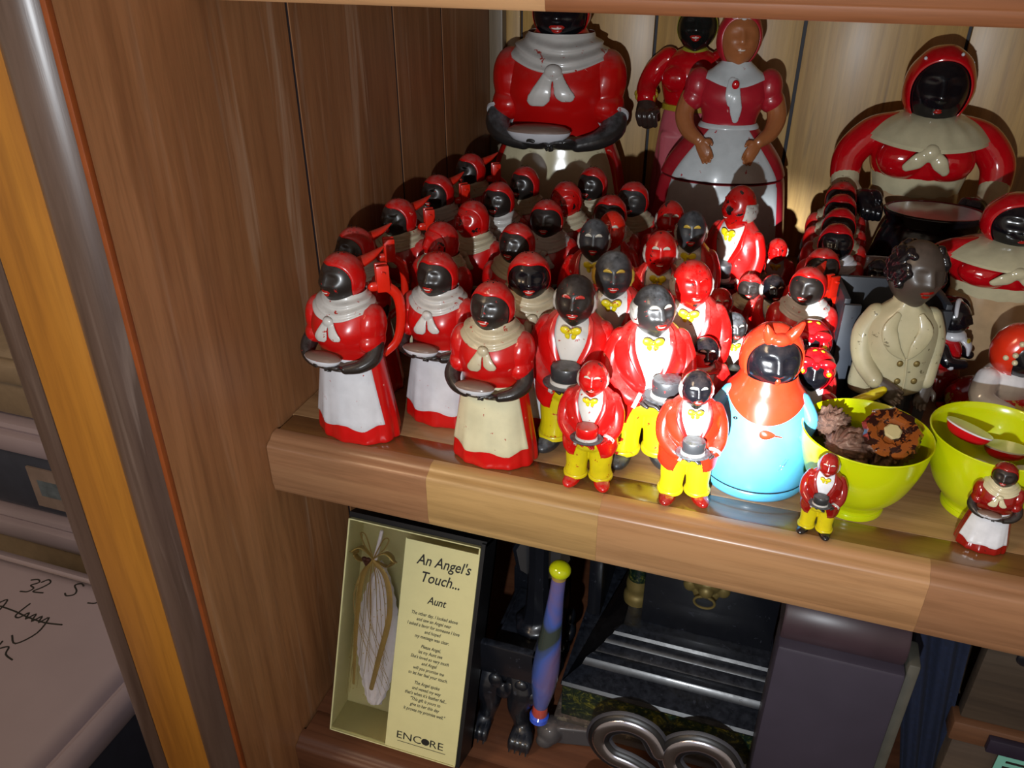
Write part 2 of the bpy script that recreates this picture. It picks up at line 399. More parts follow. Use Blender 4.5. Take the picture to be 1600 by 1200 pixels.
# ------------------------------------------------------------------ woman in headscarf, long dress and apron (height .133)
WT = [(0, .0298, .0205, 0), (.003, .0304, .0212, 0), (.012, .0297, .0206, 0), (.030, .0272, .0192, 0), (.048, .0245, .0176, 0), (.060, .0226, .0165, 0), (.067, .0218, .0168, -.001), (.074, .0232, .0185, -.0025), (.083, .0240, .0192, -.0035),
      (.091, .0232, .0180, -.003), (.098, .0205, .0155, -.002), (.103, .0165, .0130, -.001), (.107, .0115, .0105, 0), (.112, .0090, .0090, 0)]
def B(t, z, off=0.0, fl=True, tab=WT):
    rx, ry, y0 = interp(tab, z)
    k = 1.0
    if fl and z < 0.062:
        a = (1-z/0.062)**1.2
        k += 0.028*a*math.sin(t*11+0.6*math.sin(t*3)) + 0.01*a*math.sin(t*23)
    if 0.074 < z < 0.10:
        for s in (-1, 1): k += 0.07*gs(math.atan2(math.sin(t+PI/2-s*0.42), math.cos(t+PI/2-s*0.42)), 0.36)*gs(z-0.0845, 0.008)
    return Vector((math.cos(t)*(rx*k+off), math.sin(t)*(ry*k+off)+y0, z))
def body_shape(tab=WT, nu=96, top=0.112):
    zs = [0, .0008, .002, .004, .007]+[0.007+(top-0.007)*i/40 for i in range(1, 41)]
    def f(u, v):
        z = zs[int(round(v*(len(zs)-1)))]; p = B(u*2*PI, z, 0, True, tab)
        if z == 0: p.x *= 0.97; p.y *= 0.97
        return p
    return capped(grid(f, nu, len(zs), True), nu, len(zs))
def apron_shape(t0, z0, z1, off=0.0009, nu=40, nv=22, tab=WT, wide=0.0, c=-PI/2):
    """closed thin cloth lying on the dress"""
    def g(u, v, o):
        z = z0+(z1-z0)*v; h = t0+wide*(1-v)
        zz = z+0.0016*math.sin(u*PI*5)*(1-v)**3
        if v < 0.01: zz += 0.0025*abs(2*u-1)**6
        return B(c+(u*2-1)*h, zz, o, True, tab)
    def f(u, v):
        if v < 0.5: return g(u, min(1, v*2*nv/(nv-1)), off if 0.01 < u < 0.99 else 0)
        return g(u, 1, 0)
    V, Fc = grid(lambda u, v: g(u, v, off*(1 if 0 < u < 1 and 0 < v < 1 else 0.0)), nu, nv)
    return V, Fc
def strip(path, off, thick, tab=WT, n=5):
    """path rows (theta, z, half width): a soft ribbon lying on the body"""
    P = smoothprof(path, 5); V = []; m = 2*n
    for t, z, h in P:
        rx = interp(tab, z)[0]
        for i in range(m):
            a = 2*PI*i/m; V.append(tuple(B(t+math.cos(a)*h/rx, z, off+thick*(math.sin(a)*0.9+0.1*math.cos(a*3)), False, tab)))
    Fc = [(j*m+i, j*m+(i+1) % m, (j+1)*m+(i+1) % m, (j+1)*m+i) for j in range(len(P)-1) for i in range(m)]
    return capped((V, Fc), m, len(P))
def shawl(tab=WT, z0=.0970, z1=.1075, drop=0.0050, folds=3, off=0.0014, nu=72):
    def f(u, v):
        t = u*2*PI; fr = max(0, -math.sin(t))**3
        zb = z0-drop*fr; z = zb+(z1-zb)*v
        o = off*(1.0 if 0 < v else 0)+0.0009*math.sin(v*folds*2*PI+fr*2+math.cos(t)*2.0)*math.sin(min(1, v*1.05)*PI)
        p = B(t, min(z, .1080), o+max(0, v-0.75)*0.006, False, tab); p.z = z
        return p
    return grid(f, nu, 22, True)
def make_woman(tab=WT, head_turn=-0.12, nod=-0.12, knot=False, handle=False, apron_t=1.02, hi=False, hr=.0156, hz=.1148):
    P = [('dress', mk('dress', body_shape(tab), angle=None), 'red', None, None),
         ('apron', mk('apron', apron_shape(apron_t, .0125, .064, tab=tab, wide=0.12), angle=None), 'cream', None, None)]
    for s in (-1, 1):
        P.append(('sleeve', fuse('sleeve', join(ball((s*.0192, -.003, .0850), (.0095, .0125, .0160), rot=(0, s*0.15, 0)), ball((s*.0205, -.0055, .0765), (.0082, .0115, .0085))), .0008, 3), 'red', None, None))
        pts = [(s*.0235, -.006, .0745), (s*.0250, -.013, .0680), (s*.0200, -.0205, .0640), (s*.0115, -.0245, .0620)]
        hd = hand(pts[3], (-s*1.0, -0.22, 0.02), (0, 0.55, 0.8), 1.05, 0.35, s)
        P.append(('arm', fuse('arm', join(tube(pts, [.0058, .0056, .0043, .0032], 12), hd), .00055, 1), 'skin_black', None, None))
    bowl = lathe([(.002, .0612), (.008, .0614), (.0112, .0628), (.0132, .0652), (.0137, .0664)], 32, 1.0, .46)
    P.append(('dish', mk('dish', xf(bowl, (-.0050, -.0255, 0.0015))), 'white_clean', None, None))
    P.append(('dish_filling', mk('dish_filling', xf(lathe([(.0134, .0), (.0132, .0014), (.0110, .0026), (.006, .0033), (.001, .0034)], 32, 1, .46), (-.0050, -.0255, .0674))), 'brown_dish', 'dish', 'flat taupe food in the dish'))
    if hi:
        for s in (-1, 1):
            q = Vector((s*.0262, -.013, .0690))-Vector((s*.0225, -.004, .0760))
            P.append(('sleeve_trim', mk('sleeve_trim', xf(lathe([(.0050, -.0008), (.0066, -.0010), (.0071, 0), (.0066, .0010), (.0050, .0008)], 28), (s*.0243, -.0092, .0716), q.to_track_quat('Z', 'Y').to_euler())), 'white', None, 'white sleeve trim'))
    P.append(('neck_scarf', mk('neck_scarf', shawl(tab), angle=None), 'scarf_cream', None, None))
    kn = B(-PI/2, .0930, .0018, False, tab)
    tails = join(strip([(-PI/2-.05, .0945, .0018), (-PI/2-.13, .0890, .0030), (-PI/2-.22, .0815, .0048), (-PI/2-.25, .0785, .0030)], .0012, .0011, tab),
                 strip([(-PI/2+.05, .0945, .0018), (-PI/2+.12, .0890, .0026), (-PI/2+.20, .0835, .0040), (-PI/2+.23, .0810, .0024)], .0012, .0011, tab), ball(kn, (.0038, .0024, .0034)))
    P.append(('scarf_knot', fuse('scarf_knot', tails, .0005, 1), 'scarf_cream', 'neck_scarf', None))
    hp, T = head_parts(hz, hr, 'skin_black', head_turn, nod, 'red', True, dict(), y=-.0025)
    P += hp
    holes = join(*[ball(T([[(math.sin(a)*0.22, -0.12+math.cos(a)*0.2, 1.165)], []])[0][0], (.0006, .0006, .0003), 8, 6) for a in (0, 1.26, 2.51, 3.77, 5.03)])
    P.append(('pour_holes', mk('pour_holes', holes), 'black', 'headscarf', 'small dark pour holes'))
    if knot:
        P.append(('scarf_tail', mk('scarf_tail', tube([(.004, .010, .121), (.009, .019, .124), (.013, .0275, .128)], [.0060, .0042, .0010], 12, 0.6)), 'red_orange', 'headscarf', 'stiff orange-red scarf end pointing back'))
    if handle:
        P.append(('handle', mk('handle', xf(tube([(0, .014, .107), (.0, .023, .106), (.0, .0300, .098), (.0, .0310, .082), (.0, .0270, .066), (.0, .018, .058)], [.0032, .0034, .0034, .0032, .0030, .0030], 12, 0.6, (1, 0, 0)), (.004, 0, 0), (0, 0, -.85))), 'red_orange', None, 'curved red plastic handle at the back'))
        P.append(('hinge', mk('hinge', xf(join(box(-.0045, -.0015, .0165, .025, .104, .122, .0008), box(.0015, .0045, .0165, .025, .104, .122, .0008), xf(lathe([(.0012, -.007), (.0012, .007)], 10), (0, .021, .1175), (0, PI/2, 0))), (.004, 0, 0), (0, 0, -.85))), 'red_orange', 'handle', 'upright hinge ears with a pin'))
    return proto_finish(P)
WOMAN = make_woman()
WOMAN_L = make_woman(head_turn=-0.35, nod=-0.12)
PITCHER = make_woman(head_turn=-0.28, nod=-0.12, knot=True, handle=True)

# ------------------------------------------------------------------ man in red coat, yellow trousers, hat in hand (height .133)
CT = [(.030, .0215, .0155, 0), (.040, .0245, .0178, 0), (.052, .0248, .0182, 0), (.066, .0242, .0178, -.001), (.078, .0246, .0176, -.001), (.088, .0245, .0168, 0), (.096, .0220, .0145, 0), (.102, .0165, .0115, 0), (.108, .0100, .0090, 0), (.112, .0085, .0085, 0)]
def Ct(t, z, off=0.0):
    rx, ry, y0 = interp(CT, z); return Vector((math.cos(t)*(rx+off), math.sin(t)*(ry+off)+y0, z))
def gap(z):
    return interp([(.036, .62), (.050, .40), (.062, .20), (.069, .12), (.078, .22), (.090, .42), (.100, .62), (.108, 1.0)], z)[0]
def make_man(turn=0.0, nod=-0.10, hat_x=.009, big_gap=False):
    P = []
    zs = [.0385, .039]+[.041+(.1085-.041)*i/26 for i in range(27)]
    nz = len(zs); nu = 64
    def coat(u, v):
        z = zs[int(round(v*(nz-1)))]; g = gap(z); t = -PI/2+g+(2*PI-2*g)*u
        e = 1.0 if 0.02 < u < 0.98 else 0.0
        zz = z+(0.003*math.sin(u*PI)-.001 if v < 0.04 else 0)
        return Ct(t, zz, 0.0012*e+(0.0004 if v > 0.04 else -0.0006)+0.0004*math.sin(t*7+z*300))
    def skirt_in(u, v):
        z = .0385+.006*v; g = gap(z); return Ct(-PI/2+g+(2*PI-2*g)*u, z, -.0008)
    P.append(('coat', mk('coat', join(grid(coat, nu, nz), grid(skirt_in, nu, 3)), angle=None), 'coat_red', None, None))
    for s in (-1, 1):
        def lap(u, v, s=s):
            z = .070+(.107-.070)*v; g = gap(z); wd = .34*math.sin(min(1, v*1.15)*PI*0.5)*(1 if v < 0.62 else 0.72)*(1-0.35*v)
            t = -PI/2+s*(g-0.02+wd*u); return Ct(t, z, .0012+.0016*math.sin(max(0.0, min(1.0, u*1.2))*PI*0.5)*(1 if 0 < v < 1 else .4)*(0 if u > .99 else 1))
        P.append(('lapel', mk('lapel', grid(lap, 8, 16), angle=None), 'coat_red', 'coat', None))
    def shirt(u, v):
        z = .0535+(.1115-.0535)*v; return Ct(-PI/2-1.1+2.2*u, z, -.0006)
    P.append(('shirt', mk('shirt', capped(grid(lambda u, v: Ct(u*2*PI, .0535+(.1115-.0535)*v, -.0007), 48, 20, True), 48, 20), angle=None), 'scarf_white', None, None))
    def col(u, v):
        t = u*2*PI; r = .0098+.0035*math.sin(v*PI*.9)-.001*v; return Vector((math.cos(t)*r, math.sin(t)*r-.0005, .1135-.0075*v-.003*max(0, -math.sin(t))**4*v))
    P.append(('collar', mk('collar', grid(col, 40, 6, True), angle=None), 'scarf_cream', 'shirt', None))
    by = Ct(-PI/2, .0985, .0015)
    bow = join(*[xf(ball((0, 0, 0), (.0036, .0015, .0028)), (s*.0036, by.y-.0004, .0995), (0, s*-.35, 0)) for s in (-1, 1)], ball((0, by.y-.0012, .0992), (.0016, .0016, .0016)), *[xf(ball((0, 0, 0), (.0018, .0012, .0026)), (s*.0022, by.y+.0002, .0955), (0, s*.35, 0)) for s in (-1, 1)])
    P.append(('bow_tie', fuse('bow_tie', bow, .0004, 1), 'yellow', None, None))
    leg = []
    for s in (-1, 1):
        leg.append(tube([(s*.0105, 0, .052), (s*.0112, -.0005, .034), (s*.0115, -.001, .020), (s*.0120, -.001, .0135)], [.0118, .0115, .0104, .0108], 20))
    leg.append(ball((0, 0, .050), (.0222, .0160, .012)))
    P.append(('trousers', fuse('trousers', join(*leg), .0008, 3), 'yellow', None, None))
    for s in (-1, 1):
        cuff = xf(lathe([(.0098, .0080), (.0118, .0085), (.0120, .0110), (.0115, .0118), (.0098, .0120)], 26), (s*.0121, -.001, 0))
        P.append(('cuff', mk('cuff', cuff), 'yellow', 'trousers', None))
    for s in (-1, 1):
        sh = join(xf(ball((0, -.007, .0048), (.0078, .0145, .0060)), (s*.0125, 0, 0), (0, 0, s*.28)), xf(ball((0, .002, .0055), (.0085, .0095, .0062)), (s*.0125, 0, 0)))
        V, Fc = sh; V = [(a, b, max(0, c)) for a, b, c in V]
        P.append(('shoe', fuse('shoe', (V, Fc), .0007, 2), 'grey', None, None))
    hs = (hat_x, -.0262, .0655)
    for s in (-1, 1):
        if s > 0: pts = [(.0190, 0, .0955), (.0235, -.002, .083), (.0240, -.010, .0705), (.0195, -.0185, .0640)]
        else: pts = [(-.0190, 0, .0955), (-.0237, -.002, .083), (-.0235, -.0100, .0705), (-.0150, -.0195, .0630), (-.0085, -.0215, .0605)]
        P.append(('sleeve', fuse('sleeve', tube(pts, [.0070, .0074, .0066, .0056, .0050][:len(pts)], 16), .0008, 2), 'coat_red', None, None))
        e = pts[-1]; q = pts[-2]; d = Vector(e)-Vector(q)
        P.append(('hand', fuse('hand', hand(Vector(e)+d.normalized()*.002, (-s*1.0, -.45, 0.0), (0, .3, .9), 1.25, 0.35, s), .0005, 1), 'skin_black', None, None))
        P.append(('shirt_cuff', mk('shirt_cuff', xf(lathe([(.0045, -.001), (.0058, -.001), (.0058, .0016), (.0045, .0018)], 20), e, d.to_track_quat('Z', 'Y').to_euler())), 'scarf_white', 'sleeve', None))
    brim = lathe([(.001, 0), (.0110, -.0004), (.0148, .0006), (.0152, .0014), (.0142, .0022), (.0098, .0014), (.001, .0014)], 36, 1, .82)
    P.append(('hat', mk('hat', xf(brim, hs)), 'grey', None, None))
    P.append(('hat_band', mk('hat_band', xf(lathe([(.0085, .001), (.0104, .0013), (.0102, .0040), (.0085, .0042)], 36, 1, .82), hs)), 'scarf_white', 'hat', None))
    P.append(('hat_crown', mk('hat_crown', xf(lathe([(.0090, .0030), (.0098, .0045), (.0102, .0125), (.0094, .0138), (.006, .0142), (.001, .0143)], 36, 1, .82), hs)), 'grey', 'hat', None))
    hp, T = head_parts(.1160, .0158, 'skin_black', turn, nod, None, True, y=-.0025, wide=.96)
    P += hp
    for s in (-1, 1):
        def tuft(u, v, s=s):
            az = -PI/2+s*(1.22+v*1.75); el = -.42+.78*u
            k = 1.03+.10*math.sin(u*PI)**.6*math.sin(min(1, v*4+.25)*PI/2)+.02*math.sin(el*22+az*9)
            if u in (0, 1) or v == 0: k = .98
            d = Vector((math.cos(az)*math.cos(el), math.sin(az)*math.cos(el), math.sin(el))); return Vector((d.x*.87*k, d.y*.94*k, d.z*1.08*k))
        P.append(('hair', mk('hair', T(grid(tuft, 14, 20)), angle=None), 'hair_white', 'head', 'white hair at the side of the bald head'))
        P.append(('eyebrow', mk('eyebrow', T(face_patch(s*.33, .38, .23, .065, .055, -.9)), angle=None), 'brow', 'head', 'thick painted eyebrow'))
        P.append(('ear', mk('ear', T(ball((s*.86, -.05, .02), (.07, .16, .24), 12, 10))), 'skin_black', 'head', None))
    return proto_finish(P)
MAN = make_man()
MAN_R = make_man(turn=0.28, nod=-.10, hat_x=.010)
MAN_L = make_man(turn=-0.3, nod=-.10, hat_x=.004)
MAN_C = make_man(turn=0.05, nod=-.08, hat_x=0.0)

# ------------------------------------------------------------------ the cabinet: walls, trim, shelves
W_LEFT = wood('oak_veneer_panel', '#7c5030', '#90613c', '#9e6e48', 'z', 0.5, 1.0, 0.06, '#b39478')
W_BACK = wood('pine_veneer_panel', '#a67c3c', '#bd9550', '#cba664', 'z', 0.45, 0.9, 0.15, '#7d6440', 3.0)
W_SHELF = wood('shelf_board_wood', '#7a5a3c', '#94704c', '#a5825c', 'x', 0.30, 0.8, 0.4, None, 5.0)
W_STRIP = wood('shelf_edge_strip_wood', '#5e3c22', '#74502c', '#80592f', 'x', 0.14, 0.9, 0.9, None, 8.0, 0.03)
W_FACES = [wood('nosing_wood_%s' % n, a, b, c, 'x', 0.36, 0.8, 0.3, None, o) for n, a, b, c, o in (('brown', '#876042', '#93694a', '#9e7553', 1.0), ('pale', '#a78453', '#b28e5b', '#bb9763', 4.0), ('rosy', '#9f744c', '#aa7f57', '#b38a61', 9.0))]
W_FRAME = wood('orange_pine_frame', '#8f5a1a', '#9f681f', '#aa7428', 'z', 0.5, 0.7, 0.1, None, 2.0, 0.04)
W_MOULD = wood('walnut_moulding', '#46342c', '#57453b', '#66534a', 'z', 0.36, 1.0, 0.15, '#75645a', 6.0)
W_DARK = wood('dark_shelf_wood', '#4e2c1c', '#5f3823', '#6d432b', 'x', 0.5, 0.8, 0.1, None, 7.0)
GROOVE = plain('groove_dark_paint', '#23222b', 0.6)  # dark blue-black colour of the grooves between the planks
DARKROOM = plain('dark_room_wall', '#3a332c', 0.9)
def struct(name, p, mat, parent=None, **kw):
    o = obj(name, p, mat, parent, **kw)
    if parent is None: o['kind'] = 'structure'
    return o
wl = struct('wall_left', box(-.020, -.0008, -.092, .520, -.60, .60), GROOVE, smooth=False)
for y0, y1 in ((-.0935, .0990), (.1030, .2568), (.2608, .3602), (.3640, .5055)):
    obj('plank', box(-.006, 0, y0, y1, -.60, .60), W_LEFT, wl, smooth=False)
wb = struct('wall_back', box(0, .80, .512, .525, -.60, .60), GROOVE, smooth=False)
for x0, x1 in ((.0, .0310), (.0345, .1782), (.1817, .3254), (.3289, .4728), (.4763, .6195), (.6230, .80)):
    obj('plank', box(x0, x1, .506, .514, -.60, .60, .0003), W_BACK, wb)
wr = struct('wall_right', box(.80, .815, -.09, .525, -.60, .60), W_LEFT, smooth=False)
struct('trim_1', box(.0, .016, .492, .506, -.28, .60, .0015), wood('grey_corner_strip', '#6b5c48', '#80705a', '#8f7f68', 'z', 0.5, 1.0, 0.1, None, 12.0))
def sweep_z(prof, z0, z1): V, Fc = sweep_x([(a, b) for a, b in prof], z0, z1); return [(v[1], v[2], v[0]) for v in V], Fc
mould = [(-.035, -.075)]+[(-.035+.0318*(k/14), -.0955-.0085*math.sin(PI*k/14)**.8) for k in range(15)]+[(-.0032, -.075)]
struct('trim_2', sweep_z(mould, -.75, .60), W_MOULD)
struct('trim_3', box(-.0812, -.0352, -.0955, -.020, -.75, .60, .001), W_FRAME)
outer = [(-.0814, -.0955), (-.088, -.0975), (-.096, -.0965), (-.1025, -.0920), (-.1040, -.088), (-.1040, -.060), (-.0814, -.060)]
struct('trim_4', sweep_z(outer, -.75, .60), W_MOULD)
struct('trim_5', box(-.0032, .0004, -.0965, -.0925, -.60, .60, .0006), plain('rust_edge_line', '#7a3a12', 0.5))
struct('floor', box(-4, 4, -3, 4, -.97, -.95), plain('grey_carpet', '#5a5048', 0.9, vary=0.3, scale=30), smooth=False)
struct('wall_far', box(-4, 4, 1.2, 1.25, -.95, 1.6), DARKROOM, smooth=False)
struct('cabinet_side', box(-.070, -.022, -.060, .525, -.95, .60), wood('cabinet_outer_wood', '#5a3c20', '#70502c', '#80603a', 'z', 0.5), smooth=False)

def nosing(y0, z0, h=.048, back=.0155):
    P = [(back, 0), (.0105, -.0002), (.0080, -.0012), (.0066, -.0026), (.0058, -.0036), (.0040, -.0042), (.0018, -.0052), (.0004, -.0068), (0, -.0078), (0, -h+.0075), (.0004, -h+.0070), (.0006, -h+.0062), (.0012, -h+.0012), (.0024, -h), (back, -h)]
    return [(y0+a, z0+b) for a, b in P]
def make_shelf(name, label, y0, z0, segs, mats, board_mat, strip_mat, h=.048, x0=.0006, x1=.7995):
    t = thing(name, label, 'shelf', (0, y0, z0))
    def add(n, p, mat, lb=None):
        V = [(a, b-y0, c-z0) for a, b, c in p[0]]; return obj(n, (V, p[1]), mat, t, lb)
    add('board', box(x0+.0004, x1, y0+.0370, .5058, z0-.022, z0, .0004), board_mat)
    add('edge_strip', box(x0+.0020, x1, y0+.0156, y0+.0369, z0-.022, z0-.0001, .0004), strip_mat, 'glossier darker wood strip along the front')
    for i in range(len(segs)-1):
        add('nosing_block', sweep_x(nosing(y0, z0, h), segs[i]+(x0 if i == 0 else 0), segs[i+1]-.00008), mats[i % len(mats)])
    return t
make_shelf('display_shelf', 'wooden display shelf whose front edge is made of joined wood blocks', 0, 0, [0, .1283, .2508, .45, .7995], W_FACES, W_SHELF, W_STRIP)
make_shelf('upper_shelf', 'wooden shelf edge across the top above the tall figurines', 0, .341, [0, .208, .7995], [W_FACES[2], wood('nosing_wood_deep', '#6f4228', '#82502f', '#925d38', 'x', 0.4, 0.8, 0.2, None, 14.0), W_FACES[0]], W_SHELF, W_STRIP)
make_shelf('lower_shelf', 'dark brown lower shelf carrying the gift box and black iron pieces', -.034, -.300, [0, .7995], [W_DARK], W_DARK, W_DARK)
from mathutils import noise as mnoise
# ------------------------------------------------------------------ figurines on the shelf
GW = 'women shakers crowded at the left of the shelf'
def woman(x, y, label, rot=0.0, scale=1.0, proto=WOMAN, mats={}, group=GW, name='woman_figurine', cat='figurine'):
    return place(proto, name, label, cat, (x, y, 0.0), rot, scale, group, mats)
def sc_h(h): return h/.133
dirty = {'apron': 'cream', 'neck_scarf': 'scarf_cream', 'scarf_knot': 'scarf_cream'}
clean = {'apron': 'white', 'neck_scarf': 'scarf_white', 'scarf_knot': 'scarf_white'}
redface = {'head': 'skin_red'}
woman(.0600, .0360, 'red and white woman pitcher with an orange-red handle behind, standing at the shelf corner', -.10, 1.055, PITCHER, clean, name='woman_pitcher')
woman(.1125, .0745, 'red woman shaker with a bluish white apron, second from the left in the front', -.02, 1.0, WOMAN, clean)
woman(.1665, .0370, 'red woman shaker with a plain cream apron standing right at the shelf front edge', .02, 1.0, WOMAN, dirty)
woman(.1745, .0870, 'woman shaker with a shiny black face looking out between cream-aproned woman and first red-coated man', .42, 1.02, WOMAN, {'apron': 'white', 'head': 'black'})
back = [(.034, .102, PITCHER, -.15, 'woman pitcher shaded behind the corner pitcher, its orange scarf end pointing right', clean),
 (.035, .176, PITCHER, -.12, 'woman pitcher beside the left wall, grey-black face fully lit', dirty),
 (.038, .250, PITCHER, -.02, 'woman pitcher by the left wall with a wide white smile, third in that row', clean),
 (.040, .328, PITCHER, -.20, 'woman pitcher farthest back by the left wall, next to the big jar', dirty),
 (.0905, .134, WOMAN_L, -.30, 'woman shaker whose red headscarf alone shows behind the second front woman', {'head': 'skin_red'}),
 (.0945, .190, WOMAN_L, -.05, 'woman shaker with half her face red and half in shadow', {'head': 'skin_red'}),
 (.097, .246, WOMAN_L, .25, 'woman shaker with one lit cheek, second row from the left wall near the back', clean),
 (.104, .300, WOMAN_L, .0, 'woman shaker just in front of the big jar apron, grey kerchief dust', dirty),
 (.153, .266, WOMAN, .1, 'woman shaker with red paint showing through her face, before the big jar', {'head': 'skin_red'}),
 (.164, .318, WOMAN_L, .05, 'woman shaker at the right foot of the big jar', dirty),
 (.151, .211, WOMAN, .2, 'woman shaker with a striped white scarf lit in the middle of the crowd', clean),
 (.146, .149, WOMAN_L, .1, 'woman shaker with dark shaded face directly behind the shiny black-faced woman', dirty),
 (.208, .284, WOMAN_L, .25, 'woman shaker with orange-red scarf and grey cheek right of the big jar', {'head': 'skin_grey'}),
 (.198, .240, WOMAN, .1, 'woman shaker of which only a red headscarf shows in mid crowd', dirty)]
for x, y, pr, rt, lb, mt in back: woman(x, y, lb, rt, 1.0 if x < .06 else (.95, .92, 1.0), pr, mt, name='woman_pitcher' if pr is PITCHER else 'woman_figurine')

GM = 'men shakers in red coats'
def man(x, y, label, rot=0.0, h=.133, proto=MAN, mats={}, group=GM, nm='man_figurine'):
    k = sc_h(h); return place(proto, nm, label, 'figurine', (x, y, 0.0), rot, k if y < .14 or h < .12 else (k*.88, k*.80, k), group, mats)
man(.2145, .0640, 'large red-coated man shaker with red eyebrows, holding a black hat, first beside the women', .05, .1325, MAN_C, {'eyebrow': 'brow_red', 'hat': 'grey'})
man(.2285, .1130, 'man shaker with a dusty grey face and ochre eyebrows behind the two large men', .18, .133, MAN_C, {'head': 'grey', 'eyebrow': 'brow_yellow', 'hair': 'brow_yellow', 'bow_tie': 'yellow'})
man(.2650, .0640, 'large red-coated man shaker with white side hair, turned right, grey hat on his hands', .28, .1325, MAN_R, {'head': 'skin_grey'})
man(.2830, .1130, 'red-faced man shaker with a red hat, behind the man with white side hair', .10, .133, MAN_R, {'head': 'skin_red', 'hat_crown': 'coat_red', 'hat': 'coat_red', 'eyebrow': 'skin_red'})
man(.2000, .1750, 'man shaker with lit grey bald crown and shaded face, in mid crowd', .1, .133, MAN_C, {'head': 'grey'})
man(.2530, .1640, 'man shaker with worn red bald crown and shaded face', .1, .133, MAN_C, {'head': 'skin_red'})
man(.2680, .2180, 'man shaker with smooth grey bald crown and ochre eyebrows, before the tan-skinned jar', .1, .133, MAN_C, {'head': 'grey', 'eyebrow': 'brow_yellow'})
man(.2470, .2480, 'man shaker of which a red crown shows beside the tan-skinned woman jar', .1, .130, MAN_C, {'head': 'skin_red'})
man(.3020, .2540, 'taller man shaker wholly red in the face with white side hair, turned left', -.55, .146, MAN_L, {'head': 'skin_red', 'eyebrow': 'skin_red', 'neck': 'coat_red'})
man(.2060, .2120, 'man shaker with bright orange-red bald crown in mid crowd', .0, .128, MAN_C, {'head': 'red_orange'})
GSM = 'small men shakers'
man(.2370, .0262, 'small red-coated man shaker with red face and flaked yellow trousers at the shelf edge', .08, .0925, MAN_C, {'head': 'skin_red', 'shoe': 'coat_red', 'hand': 'skin_red', 'hat_crown': 'coat_red'}, GSM)
man(.3005, .0290, 'small man shaker with black head and orange-red coat, brightest lit, left of the blue jar', .22, .0955, MAN_C, {'trousers': 'yellow_clean', 'shoe': 'red_maroon', 'coat': 'red_orange', 'sleeve': 'red_orange', 'head': 'black'}, GSM)
man(.3835, .0200, 'tiny glazed man figurine with maroon coat in front of the yellow bowl of nuts', -.12, .0585, MAN_C, {'head': 'red_maroon', 'coat': 'red_maroon', 'sleeve': 'red_maroon', 'lapel': 'red_maroon', 'shoe': 'black', 'trousers': 'yellow_clean', 'cuff': 'yellow_clean', 'shirt': 'white_clean'}, 'tiny figurines at the shelf edge', 'tiny_man_figurine')
woman(.4800, .0400, 'tiny glazed woman figurine with white apron in front of the second yellow bowl', -.15, (sc_h(.0605)*1.05, sc_h(.0605)*1.1, sc_h(.0605)), WOMAN, {'apron': 'white_clean', 'neck_scarf': 'ivory', 'scarf_knot': 'ivory', 'dress': 'red_maroon', 'sleeve': 'red_maroon', 'headscarf': 'red_maroon'}, 'tiny figurines at the shelf edge', 'tiny_woman_figurine')
for x, y, h, rt, mt, lb in [(.2990, .0920, .088, .2, {'head': 'black'}, 'small man shaker with shiny black crown and white eyebrows beside the blue jar'),
 (.2940, .2980, .0885, .1, {'head': 'skin_red'}, 'small man shaker with dusty pink crown at the foot of the tan-skinned jar'),
 (.2995, .1780, .088, .2, {'head': 'skin_red', 'headscarf': 'coat_red'}, 'small man shaker with orange-red crown and white brow, behind the red-faced man'),
 (.3350, .3050, .088, .1, {'head': 'skin_red', 'eyebrow': 'skin_red'}, 'small wholly red-faced man shaker at the right foot of the tan-skinned jar'),
 (.3130, .1370, .088, .35, {'head': 'skin_grey'}, 'small man shaker seen from the side, white side hair, behind the blue jar'),
 (.3360, .2080, .092, .3, {'head': 'black'}, 'small man shaker with shiny black head between the blue jar and the orange-red pitcher')]:
    man(x, y, lb, rt, h, MAN_C, mt, GSM)
for x, y, h, rt, lb in [(.3180, .2620, .090, .1, 'small woman shaker with black face in deep shade before the tan-skinned jar'),
 (.3190, .2150, .088, .1, 'small woman shaker with a dull red headscarf in deep shade')]:
    woman(x, y, lb, rt, sc_h(h), WOMAN, dirty, 'small women shakers')
# the column of women towards the back wall
GC = 'women figurines in single file behind the blue jar'
PC = [(.3590, .1620, .90, 'woman pitcher with flaked black and red face heading the file behind the blue jar', PITCHER, clean, .05),
 (.3680, .2040, .90, 'second woman pitcher of the file, black face turned right', WOMAN, clean, .25),
 (.3770, .2450, .95, 'third woman of the file, bright red scarf and glossy black face', WOMAN, {'head': 'black', 'headscarf': 'red_deep', 'neck_scarf': 'white_clean'}, .15),
 (.3800, .2860, .95, 'fourth woman of the file, one white highlight on her cheek', WOMAN, {'headscarf': 'red_deep'}, .05),
 (.3815, .3270, .95, 'fifth woman of the file, narrow band of face showing', WOMAN, {'headscarf': 'red_deep', 'head': 'black'}, .0),
 (.3825, .3660, .95, 'last woman of the file, nearest the back wall', WOMAN, {'headscarf': 'red'}, .0)]
for x, y, s, lb, pr, mt, rt in PC: place(pr, 'woman_pitcher' if pr is PITCHER else 'woman_figurine', lb, 'figurine', (x, y, 0), rt, (s*.96, s*.90, s), GC, mt)
place(MAN_C, 'black_man_figurine', 'slim figurine with a small plain black head beside the file of women', 'figurine', (.4120, .2440, 0), -.1, (.68, .68, .76), None, {'head': 'black', 'hair': 'black', 'eyebrow': 'black', 'coat': 'red_maroon', 'sleeve': 'red_maroon', 'lapel': 'red_maroon'}, skip=('lips', 'teeth'))

